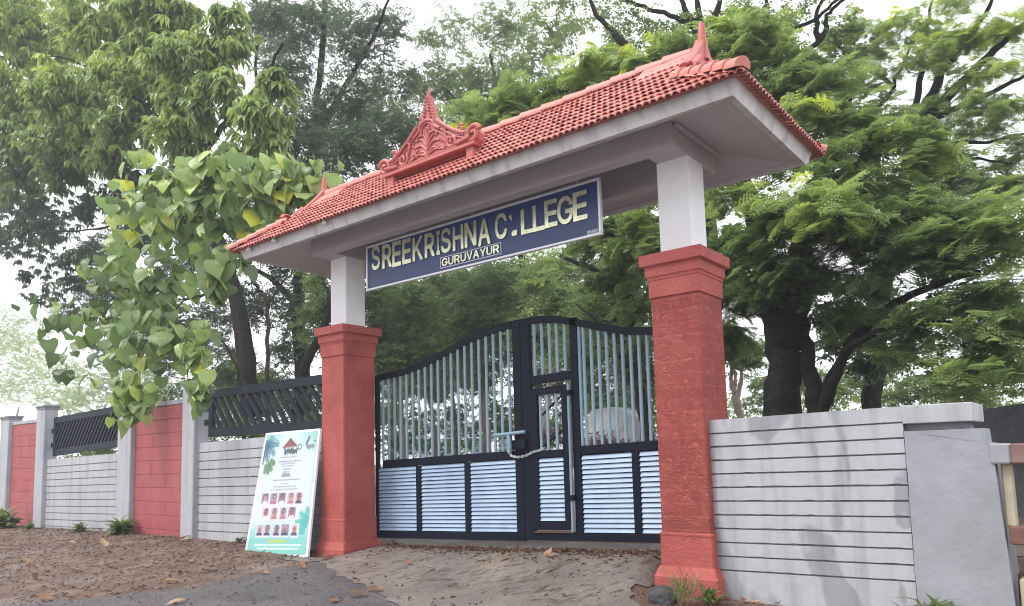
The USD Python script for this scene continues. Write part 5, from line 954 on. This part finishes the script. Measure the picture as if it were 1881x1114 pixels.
iv = iv+np.sign(iv)*0; iv *= (1+.28*(meshkit.fbm(iv*1.7+4, 4, 9)-.5))[:, None]; iv[:, 2] = np.minimum(iv[:, 2], 1.0+.06*iv[:, 0]-.55*np.maximum(iv[:, 0]-.15, 0))
solo('boulder', (iv+[mc[0]+.45, mc[1], 1.32], np.array(ico.faces)), paint('boulder_grey', (0.26, 0.255, 0.265), 0.85, 0.2, 2.5, 0.9, 12, 0.03), 'rounded grey boulder seen through the gate bars near the stamped pillar', 'boulder', smooth=True)
m_purple = leafmat('leaves_purple', [(0, (0.05, 0.02, 0.025)), (.6, (0.13, 0.05, 0.055)), (1, (0.15, 0.13, 0.05))], .5, .25)
rngm = np.random.default_rng(15); P, T, O = cloud([(-6.43, 8.00, 1.32, 0.38, 0.23, 0.6), (-5.98, 8.00, 1.34, 0.38, 0.23, 0.4), (-5.54, 8.00, 1.33, 0.30, 0.20, 0.5), (-8.44, 9.00, 1.56, 0.34, 0.29, 0.5), (-5.13, 8.40, 1.33, 0.25, 0.20, 0.5)], .12, 2.2, rngm)
v, f, a = scatter(TW, P, rots(len(P), rngm, (-.4, 1.2), .9), rngm.uniform(.6, 1.0, len(P)), T, rngm)
tag(part(None, 'purple_shrubbery', (v, f), m_purple, tone=a), 'low purple-leaved shrubbery in front of the grey boulder', 'shrubbery', kind='stuff')
rngm = np.random.default_rng(16); P, T, O = cloud([(-18.13, 5.00, 2.57, 0.99, 0.49, 0.4), (-15.48, 5.00, 2.29, 1.06, 0.46, 0.45), (-13.48, 5.20, 2.05, 0.86, 0.43, 0.4), (-10.89, 2.20, 1.82, 0.57, 0.30, 0.4), (-12.31, 2.40, 1.99, 0.61, 0.32, 0.35), (-9.54, 2.20, 1.88, 0.54, 0.28, 0.4), (-13.62, 2.60, 1.79, 0.52, 0.26, 0.45), (-27.05, 4.00, 2.41, 0.80, 0.68, 0.5), (-23.56, 3.60, 2.46, 0.72, 0.61, 0.5), (-20.49, 3.20, 2.50, 0.66, 0.56, 0.5), (-24.26, 3.40, 1.40, 0.73, 0.36, 0.55), (-20.67, 3.00, 1.44, 0.65, 0.33, 0.5), (-20.04, 14.00, 3.05, 0.91, 0.91, 0.4), (-19.14, 15.00, 2.80, 0.91, 0.82, 0.45), (-17.26, 15.00, 2.82, 0.88, 0.66, 0.5), (-14.65, 14.00, 2.56, 0.81, 0.73, 0.45), (-17.79, 12.00, 1.66, 0.82, 0.49, 0.4), (-17.52, 14.00, 1.63, 1.07, 0.43, 0.5), (-12.79, 13.00, 2.45, 0.75, 0.67, 0.4), (-11.62, 13.00, 2.20, 0.73, 0.65, 0.5), (-10.74, 14.00, 2.91, 0.92, 0.66, 0.45), (-6.42, 11.00, 2.67, 0.59, 0.59, 0.4), (-19.05, 6.20, 3.88, 1.24, 0.71, 0.35), (-16.00, 6.20, 3.30, 0.97, 0.65, 0.35), (-15.36, 4.60, 2.58, 1.04, 0.60, 0.3), (-13.20, 5.00, 2.61, 0.71, 0.57, 0.35), (-22.66, 6.40, 3.41, 1.16, 0.78, 0.4), (-27.38, 7.00, 2.64, 1.31, 0.66, 0.45), (-33.48, 8.00, 1.89, 1.26, 0.50, 0.45), (-17.68, 13.00, 2.06, 1.26, 0.50, 0.4), (-17.30, 16.00, 2.05, 1.35, 0.54, 0.45), (-9.72, 11.00, 1.77, 0.80, 0.48, 0.4), (-7.11, 11.00, 2.12, 0.89, 0.60, 0.35), (-5.02, 9.00, 1.60, 0.31, 0.38, 0.3), (-22.99, 6.00, 2.64, 1.16, 0.58, 0.5), (-32.37, 8.00, 2.60, 1.49, 0.59, 0.6), (-42.26, 10.00, 2.96, 1.83, 0.73, 0.65), (-3.36, 11.00, 1.67, 0.79, 0.26, 0.5), (-2.08, 11.00, 1.62, 0.75, 0.25, 0.55), (-0.69, 11.00, 1.68, 0.72, 0.24, 0.6), (0.51, 10.00, 1.67, 0.54, 0.19, 0.65), (-20.50, 15.00, 1.70, 1.40, 0.47, 0.5), (-20.49, 18.00, 1.54, 1.51, 0.45, 0.6), (-14.73, 16.00, 1.42, 1.28, 0.43, 0.55)], .16, 1.8, rngm)
v, f, a = scatter(BT, P, rots(len(P), rngm, (-.4, 1.0), .9), rngm.uniform(.5, .9, len(P)), T, rngm)
tag(part(None, 'undergrowth', (v, f), m_far, tone=a), 'low green undergrowth behind the fence and walls', 'undergrowth', kind='stuff')

# ------------------------------------------------------------------ heart-leaved tree overhanging the fence
m_bark3 = paint('bark_grey_brown', (0.055, 0.045, 0.038), 0.9, 0.3, 6.0, 0.8, 30, 0.015, spec=0.2)
ht = thing('heart_leaf_tree', 'young tree with large heart-shaped leaves drooping over the left fence', 'tree')
limb(ht, [(-8.41, 0.90, 1.44), (-8.24, 0.80, 2.66), (-8.12, 0.70, 3.96), (-8.35, 0.60, 4.37), (-8.69, 0.40, 5.17), (-8.88, 0.20, 5.76)], .045, .02, m_bark3, 'trunk')
limb(ht, [(-9.07, 0.90, 1.46), (-9.03, 0.80, 2.82), (-9.15, 0.70, 4.32), (-9.21, 0.60, 4.92)], .035, .018, m_bark3, 'trunk', seed=3)
HB = [[(-8.12, 0.70, 3.96), (-7.50, 0.60, 4.23), (-7.04, 0.70, 4.62), (-6.73, 0.90, 5.34)], [(-8.69, 0.40, 5.17), (-9.06, 0.10, 5.58), (-10.03, -0.20, 5.72), (-11.12, -0.30, 5.95)], [(-9.15, 0.70, 4.32), (-9.58, 0.40, 4.34), (-10.38, 0.00, 4.20), (-12.70, -0.20, 4.18), (-14.67, -0.20, 4.33)], [(-8.88, 0.20, 5.76), (-7.85, 0.30, 5.92), (-7.04, 0.70, 5.92), (-6.57, 1.00, 5.88)], [(-9.03, 0.80, 2.82), (-9.00, 0.30, 3.46), (-8.96, -0.20, 3.21), (-8.62, -0.40, 2.26)], [(-9.58, 0.40, 4.34), (-9.57, -0.10, 4.06), (-10.53, -0.30, 3.38), (-10.68, -0.40, 2.40)], [(-9.04, 0.80, 2.92), (-9.53, 0.40, 2.74), (-10.53, 0.10, 2.91)], [(-8.88, 0.20, 5.76), (-9.27, 0.00, 6.30), (-10.29, -0.10, 6.74)], [(-10.38, 0.00, 4.20), (-12.25, -0.20, 4.89), (-14.48, -0.20, 5.51)]]
for k, b in enumerate(HB): limb(ht, b, .022, .007, m_bark3, seed=60+k, n=6, wob=.012)
def heart_leaf(L, rng):
    "cupped heart-shaped blade along +x, with stalk notch and pointed tip"
    w = L*rng.uniform(.92, 1.08); V = [(0, 0, 0)]; prof = [(-.07, .18), (-.08, .34), (.05, .48), (.28, .53), (.55, .46), (.80, .25), (.94, .07), (1.02, 0.0)]
    cup, dr, tw = rng.uniform(-.25, .40), rng.uniform(.05, .75), rng.uniform(-.35, .35)
    mid = [(.0, 0), (.25, 0), (.5, 0), (.75, 0)]
    pt = lambda x, y: (x*L, y*w, cup*abs(y)*w*.9-dr*L*max(0, x)**2+.045*L*math.sin(9*x+7*y+tw*9)+tw*x*y*w)
    M = [pt(*m) for m in mid]+[pt(1.02, 0)]
    rows = []
    V, F = list(M), []
    for s in (1, -1):
        E = [pt(x, s*y) for x, y in prof[:-1]]; b = len(V); V += E
        tri = [(0, b+1, b), (0, b+2, b+1), (0, 1, b+2), (1, b+3, b+2), (1, 2, b+3), (2, b+4, b+3), (2, 3, b+4), (3, b+5, b+4), (3, 4, b+5), (4, b+6, b+5)]
        F += tri if s > 0 else [t[::-1] for t in tri]
    st = tube([(-.55*L, 0, .22*L), (-.2*L, 0, .10*L), (0, 0, 0)], .006, 3, False)
    n = len(V); v = np.vstack([V, st[0]]); f = np.vstack([F, st[1]+n]); return v, f
HC = [((-10.00, -0.10, 4.93), 80, 40, 14, .40), ((-11.33, -0.20, 5.48), 50, 36, 7, .45), ((-8.15, 0.10, 4.72), 50, 30, 9, .35), ((-12.79, -0.25, 3.63), 50, 40, 6, .32), ((-9.54, -0.20, 3.66), 60, 34, 12, .40), ((-10.39, -0.35, 2.77), 60, 34, 10, .45), ((-15.68, -0.20, 4.96), 40, 34, 3, .26), ((-7.21, 0.30, 6.03), 60, 26, 10, .6), ((-9.25, -0.10, 5.82), 90, 30, 18, .52), ((-7.52, 0.40, 5.44), 60, 26, 9, .4), ((-10.07, -0.20, 6.45), 60, 34, 30, .62), ((-10.91, -0.30, 6.11), 46, 36, 26, .70), ((-8.71, -0.10, 6.12), 60, 36, 28, .58), ((-7.68, 0.20, 5.85), 60, 36, 28, .48), ((-6.90, 0.60, 5.81), 50, 28, 18, .48), ((-6.72, 1.00, 5.83), 40, 24, 9, .5), ((-8.53, -0.10, 6.27), 40, 22, 12, .66),
      ((-9.62, -0.10, 5.46), 60, 34, 20, .45), ((-8.52, 0.20, 5.38), 50, 34, 16, .36), ((-8.48, 0.00, 4.38), 34, 34, 15, .42), ((-10.17, -0.20, 4.34), 44, 34, 18, .45), ((-11.76, -0.30, 4.90), 50, 38, 18, .50), ((-12.45, -0.30, 4.25), 46, 34, 10, .40), ((-14.38, -0.30, 4.28), 40, 30, 6, .30), ((-11.21, -0.30, 3.66), 40, 30, 14, .45), ((-9.90, -0.30, 3.21), 40, 26, 12, .48), ((-8.47, -0.40, 3.05), 26, 34, 12, .46), ((-8.18, -0.45, 2.41), 20, 28, 9, .38), ((-10.57, -0.45, 2.58), 34, 26, 12, .62), ((-10.54, -0.50, 2.24), 26, 20, 8, .50), ((-13.73, -0.30, 3.50), 34, 36, 5, .26), ((-10.57, -0.30, 3.98), 40, 30, 8, .45)]
g = np.random.default_rng(31); HL = []
cdir = CAM[:2]-np.array([-8.0, 0.0]); cyaw = math.atan2(cdir[1], cdir[0])
for (c, ru, rv, n, tone) in HC:
    c = np.array(c); dd = np.linalg.norm(c-CAM)/1324.0
    for k in range(int(n*2.0)):
        o = np.clip(g.normal(0, .58, 3), -1.25, 1.25); p = c+rt*o[0]*ru*dd+np.array([0, .5, 0])*o[1]*ru*dd*.7+np.array([0, 0, 1])*o[2]*rv*dd
        L = g.uniform(.15, .30)*(1.12 if c[2] > 3.6 else .92)
        v, f = heart_leaf(L, g)
        R = rot(cyaw+g.normal(0, .70), g.uniform(-1.35, -.45), g.normal(0, .3))
        v = v@R.T+p
        tn = np.clip(tone+g.normal(0, .19), 0, .9)
        if g.random() < .03: tn = 1.0
        HL.append((float(np.linalg.norm(p-CAM)), v, f, tn))
HL.sort(key=lambda q: q[0])
for _, v, f, tn in HL[:292]: part(ht, 'leaf', (v, f), m_lh, True, tone=np.full(len(v), tn))
v, f, a = merge([q[1:] for q in HL[292:]])
part(ht, 'inner_leaves', (v, f), m_lh, True, tone=a, kind='stuff')

# ------------------------------------------------------------------ small things on the ground
def plant(name, label, at_, n, L, w, seed, mat, tone=.5, pitch=(.1, 1.2), cat='plant', group=None, nseg=3, droop=.6):
    g = np.random.default_rng(seed); t = thing(name, label, cat, group); x, y = at_; z = float(gz(x, y))
    ms = []
    for k in range(n):
        v, f = leaf_blade(L*g.uniform(.6, 1.2), w*g.uniform(.7, 1.2), nseg, g.uniform(.2, droop), .15)
        ms.append((v@rot(g.uniform(0, 6.28), g.uniform(*pitch), g.uniform(-.5, .5)).T+[x+g.normal(0, L*.25), y+g.normal(0, L*.2), z+abs(g.normal(0, L*.35))], f, tone+g.uniform(-.35, .35)))
    v, f, a = merge(ms); part(t, 'foliage', (v, f), mat, tone=np.clip(a, 0, 1))
    part(t, 'stem', join([tube([(x+g.normal(0, .03), y, z-.03), (x+g.normal(0, .08), y+g.normal(0, .05), z+L*g.uniform(.5, 1.0))], .006, 5) for _ in range(4)]), m_bark2)
m_weed = leafmat('leaves_weed', [(0, (0.03, 0.055, 0.018)), (.5, (0.075, 0.12, 0.032)), (1, (0.19, 0.22, 0.075))], .5, .3)
plant('wall_plant', 'leafy bush with pale-backed leaves under the farther red block panel', (-16.6, -.45), 90, .30, .13, 1, m_weed, .55)
plant('wall_plant', 'low weed at the foot of the farther grooved wall', (-13.1, -.25), 60, .16, .05, 2, m_weed, .65)
plant('wall_plant', 'sprawling weed at the foot of the half-hidden grey post', (-11.2, -.28), 80, .26, .10, 3, m_weed, .6)
plant('wall_plant', 'small weed beside the farther grey post', (-15.4, -.4), 34, .14, .05, 4, m_weed, .6)
plant('wall_plant', 'tiny plant growing from a crack low in the grooved wall beside the poster', (-7.55, -.06), 9, .10, .07, 5, m_weed, .35)
plant('ground_plant', 'glossy broad-leaved plant at the foot of the pier', tuple((1.93, -0.42, 0.16)[:2]), 26, .22, .055, 6, m_weed, .55, (.5, 1.3), droop=1.0)
plant('grass_tuft', 'grass tuft beside the black stone at the stamped pillar', tuple((0.13, -0.62, 0.01)[:2]), 80, .24, .010, 7, m_weed, .75, (.7, 1.5), 'grass', nseg=3)
plant('grass_tuft', 'thin dry weed at the corner of the stamped pillar', tuple((0.31, -0.50, 0.01)[:2]), 30, .12, .05, 8, m_weed, .7, (.3, 1.4), 'grass')
sx, sy = (-0.08, -0.58, 0.02)[:2]
ico = trimesh.creation.icosphere(3); sv = np.array(ico.vertices); sv = np.sign(sv)*np.abs(sv)**.7*[.125, .10, .085]; sv *= (1+.35*(meshkit.fbm(sv*14+2, 3, 4)-.5))[:, None]
solo('black_stone', (sv+[sx, sy, float(gz(sx, sy))+.05], np.array(ico.faces)), m_stone, 'rough black stone at the foot of the stamped pillar', 'stone')
# fallen leaves: the larger ones singly, the rest as litter
m_dry = leafmat('leaves_dry', [(0, (0.055, 0.028, 0.022)), (.3, (0.13, 0.060, 0.040)), (.6, (0.24, 0.135, 0.085)), (1, (0.40, 0.29, 0.20))], .7, .15, .2)
g = np.random.default_rng(55)
def dry(x, y, L, lift=.02, tn=None):
    v, f = leaf_blade(L, L*g.uniform(.35, .6), 3, g.uniform(-.5, .5), g.uniform(.05, .5))
    v = v@rot(g.uniform(0, 6.28), g.uniform(-.15, .25), g.uniform(-.5, .5)).T
    return v-[0, 0, v[:, 2].min()]+[x, y, float(gz(x, y))+lift], f, (g.uniform(0, 1) if tn is None else tn)
for u, w_, L in [(-9.45, -1.23, 0.272), (-8.66, -0.29, 0.208), (-6.60, -1.38, 0.16), (-8.90, -2.39, 0.176), (-8.71, -2.56, 0.16), (-10.71, -1.32, 0.16), (-7.15, -2.02, 0.16), (-5.51, -3.30, 0.176), (-4.15, -2.65, 0.176), (-5.36, -2.29, 0.16), (-4.77, -1.45, 0.144), (-5.40, -3.14, 0.128), (-4.13, -3.01, 0.128), (-2.71, -1.64, 0.208), (-2.65, -1.48, 0.176), (-2.77, -1.90, 0.16), (-4.46, -1.08, 0.16), (-4.64, -0.73, 0.2), (-9.16, -0.22, 0.16), (-12.83, -0.03, 0.16), (-13.49, -1.30, 0.2), (-6.49, -0.91, 0.112), (-3.19, -0.56, 0.128), (-2.75, -0.65, 0.144), (-2.12, -0.32, 0.128), (-1.71, -0.10, 0.144), (-1.53, -0.11, 0.112), (-2.71, -0.09, 0.128), (-2.81, 0.82, 0.128), (-1.85, 1.18, 0.16), (-1.77, 1.69, 0.16), (0.55, -0.23, 0.112), (0.49, -0.31, 0.104), (0.66, -0.27, 0.12), (0.37, -0.38, 0.096), (0.38, -0.22, 0.08), (0.72, -0.18, 0.08), (-7.24, -1.82, 0.144), (-7.49, -2.44, 0.128), (-7.19, -2.95, 0.16)]:
    x, y = u, w_; v, f, a = dry(x, y, L, .014, g.uniform(.55, .95))
    solo('fallen_leaf', (v, f), m_dry, 'dry brown fallen leaf lying on the ground before the wall and gate', 'leaf', 'fallen leaves on the ground before the wall and gate', tone=np.full(len(v), a))
ms = []
for k in range(4200):
    if k < 3000: x = -17+11.8*g.random()**.8; y = -.15-3.6*g.random()**1.5*(1 if x > -9 else 1)
    elif k < 3700: x = g.uniform(-4.7, -.3); y = np.clip(g.normal(.05, .22), -1.2, .28)
    else: x = g.uniform(-6, 1.5); y = g.uniform(-3, -.3)
    ms.append(dry(x, y, g.uniform(.02, .065), .006, np.clip(g.normal(.22, .2), 0, 1)))
for k in range(1500):
    x = g.uniform(-4.75, -.3); y = np.clip(g.normal(.14, .10), -.3, .30); ms.append(dry(x, y, g.uniform(.02, .05), .012, np.clip(g.normal(.12, .12), 0, 1)))
for k in range(420):     # thin washed-down strands
    x = g.uniform(-4.6, -.4); y = g.uniform(-1.1, .2); L = g.uniform(.05, .22); v, f = leaf_blade(L, .009, 3, 0, .2)
    v = v@rot(g.normal(-2.2, .35), 0).T+[x, y, 0]; v[:, 2] = gz(v[:, 0], v[:, 1])+.016+.004*g.random()
    ms.append((v, f, np.clip(g.normal(.15, .15), 0, 1)))
v, f, a = merge(ms)
tag(part(None, 'leaf_litter', (v, f), m_dry, tone=a), 'brown leaf litter strewn along the fence and the gate ramp', 'litter', kind='stuff')
ms = []
for k in range(2000):
    x, y = (-17+12*g.random()**.8, -.2-3.4*g.random()**1.3) if k < 1500 else (g.uniform(-7, 0), g.uniform(-3.6, -.6)); r = g.uniform(.008, .028)*(1 if k < 1500 else .55)
    s = trimesh.creation.icosahedron(); ms.append((np.array(s.vertices)*[r, r, r*.6]*g.uniform(.7, 1.3, 3)+[x, y, float(gz(x, y))+.006], np.array(s.faces)))
tag(part(None, 'gravel', join(ms), paint('gravel_mixed', (0.15, 0.115, 0.10), 0.8, 0.4, 40.0)), 'loose gravel and clods on the soil before the fence', 'gravel', kind='stuff')

# ------------------------------------------------------------------ thin haze in the air
m_haze = usdkit.material(stage, LK+'/haze', {'v': ('principled_volume', {'color': (0.93, 0.95, 1.0), 'density': 0.0015, 'anisotropy': 0.2})}, volume='v.volume')
tag(part(None, 'haze', box(-84, 64, -44, 74, -1.6, 24), m_haze), 'thin pale haze in the air', 'haze', kind='stuff')
